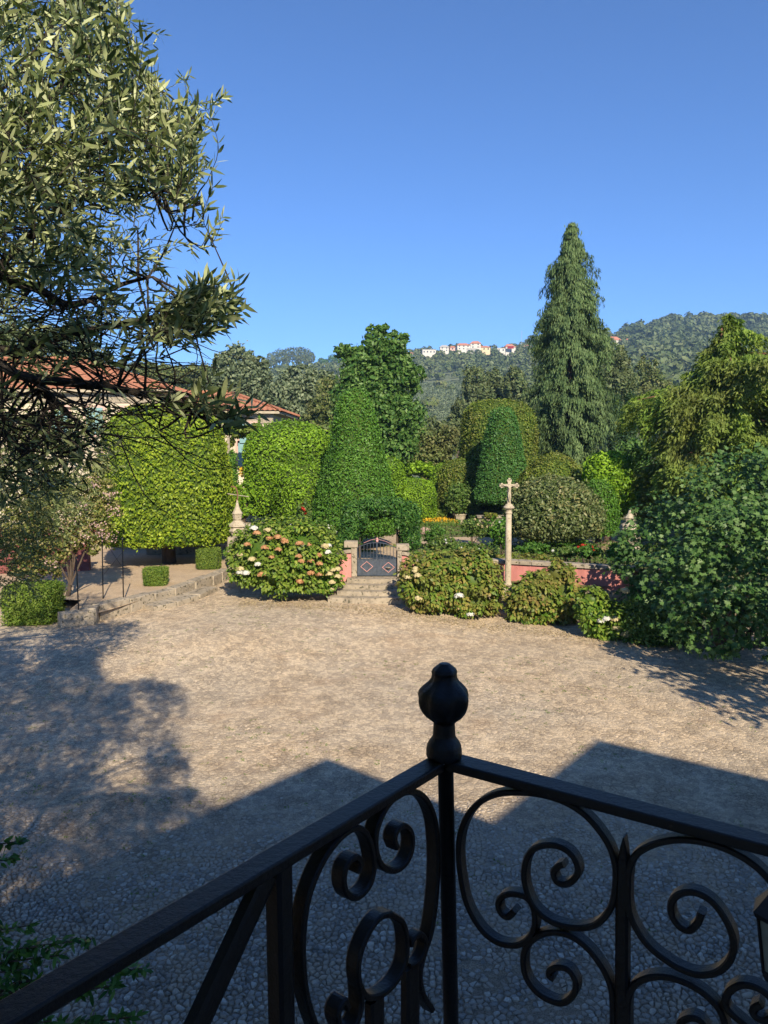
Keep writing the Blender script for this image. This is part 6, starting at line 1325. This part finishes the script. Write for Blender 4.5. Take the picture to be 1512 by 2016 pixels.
# shrub tips below the balcony, bottom left
def low_shrub():
    rg = np.random.default_rng(320); base = np.array([-3.4, 4.4, 0.0]); t = thing('bay_shrub', 'dark leafy shrub tips growing up beneath the balcony rail', 'shrub', base); mb = MB(); LP, LA = [], []
    tips = [(45, 1655, 4.6), (30, 1690, 4.5), (60, 1822, 4.2), (185, 1848, 4.1), (120, 1880, 4.1), (290, 1905, 4.0), (232, 1940, 4.0), (275, 2000, 3.9), (70, 1905, 4.1), (20, 1940, 4.0), (160, 1935, 4.0), (100, 2010, 3.8), (5, 1850, 4.3), (-40, 1760, 4.5), (200, 2020, 3.8)]
    for (px, py, Y) in tips:
        tip = P(px, py, Y); rt = P(px - 330, py + 90, Y + .2); pth = smooth_path([base + [0, 0, 1.0], rt, (rt + tip) / 2 + [0, 0, .06], tip], 5); mb.tube(pth, list(np.linspace(.02, .003, len(pth))), 5)
        pa = np.array(pth)[5:]
        for _ in range(150):
            i = rg.uniform(1, len(pa) - 1.01); i0 = int(i); p = pa[i0] + (pa[i0 + 1] - pa[i0]) * (i - i0); tg = nrm(pa[i0 + 1] - pa[i0]); LP.append(p + rg.normal(0, .012, 3)); LA.append(nrm(tg * .6 + nrm(rg.normal(size=3)) * .8 + [0, 0, -.25]))
    LP, LA = np.array(LP), np.array(LA); n = len(LP); v, f, r = leaf6(LP, rg.normal(size=(n, 3)) * .5 + [0, -.2, .8], LA, .062 * rg.uniform(.7, 1.25, n), .022, rg); mk('foliage', v, None, M['jasmine'], t, tri=f, rnd=r); mb.mk('stem', M['bark'], t)
low_shrub()

# ------------------------------------------------------------------ weeds, straw on the paving
rg = np.random.default_rng(330)
n = 1700; x = rg.uniform(-9, 10, n); y = rg.uniform(9, 27, n); kp = lf(x, y, .5, 3.3) > .05; x, y = x[kp], y[kp]; P0 = []; 
for a, b in zip(x, y):
    m = rg.integers(3, 9); P0.append(np.column_stack([a + rg.normal(0, .035, m), b + rg.normal(0, .035, m), np.full(m, float(yard_z(a, b)) + .012)]))
p = np.concatenate(P0); v, f, r = leafquads(p, rg.normal(size=p.shape) * .5 + [0, 0, 1], .045, .018, rg); tag(mk('weeds', v, None, M['weed'], tri=f, rnd=r), 'tiny weeds growing between the paving stones', kind='stuff')
n = 260; x = rg.uniform(-6.5, 3.5, n); y = rg.uniform(9, 17, n); a = rg.uniform(0, 6.28, n); L_ = rg.uniform(.04, .16, n); d = np.column_stack([np.cos(a), np.sin(a), 0 * a]); p = np.column_stack([x, y, 0 * x + .026])
v, f, r = leafquads(p, np.tile([0, 0, 1.], (n, 1)), L_, .005, rg, axis=d); tag(mk('straw', v, None, M['straw'], tri=f, rnd=r), 'scattered dry straws on the paving', kind='stuff')
# dry fallen leaves under the bushes
n = 2600; px = rg.uniform(460, 1290, n); x = (px - 756) / F * 26.5; y = np.interp(px, [460, 640, 800, 960, 1000, 1150, 1290], [27.2, 26.6, 26.2, 25.2, 25.3, 23.8, 22.5]) + rg.normal(0, .35, n)
p = np.column_stack([x, y, yard_z(x, y) + .02]); v, f, r = leafquads(p, rg.normal(size=p.shape) * .4 + [0, 0, 1], .06, .04, rg); tag(mk('fallen_leaves', v, None, M['straw'], tri=f, rnd=r), 'dry fallen leaves under the hydrangeas', kind='stuff')

# ------------------------------------------------------------------ haze
hm, hn, ho = newmat('haze'); pv = hn.nodes.new('ShaderNodeVolumePrincipled'); pv.inputs['Color'].default_value = (.42, .66, 1.0, 1); pv.inputs['Density'].default_value = .00026; pv.inputs['Anisotropy'].default_value = .1
hn.links.new(pv.outputs[0], ho.inputs['Volume'])
tag(MB().box((0, 700, 128), (3600, 2400, 262)).mk('haze', hm, origin=(0, 700, 0)), kind='stuff')
print('objects', len(bpy.data.objects), 'tris', sum(len(o.data.polygons) for o in bpy.data.objects if o.type == 'MESH'))
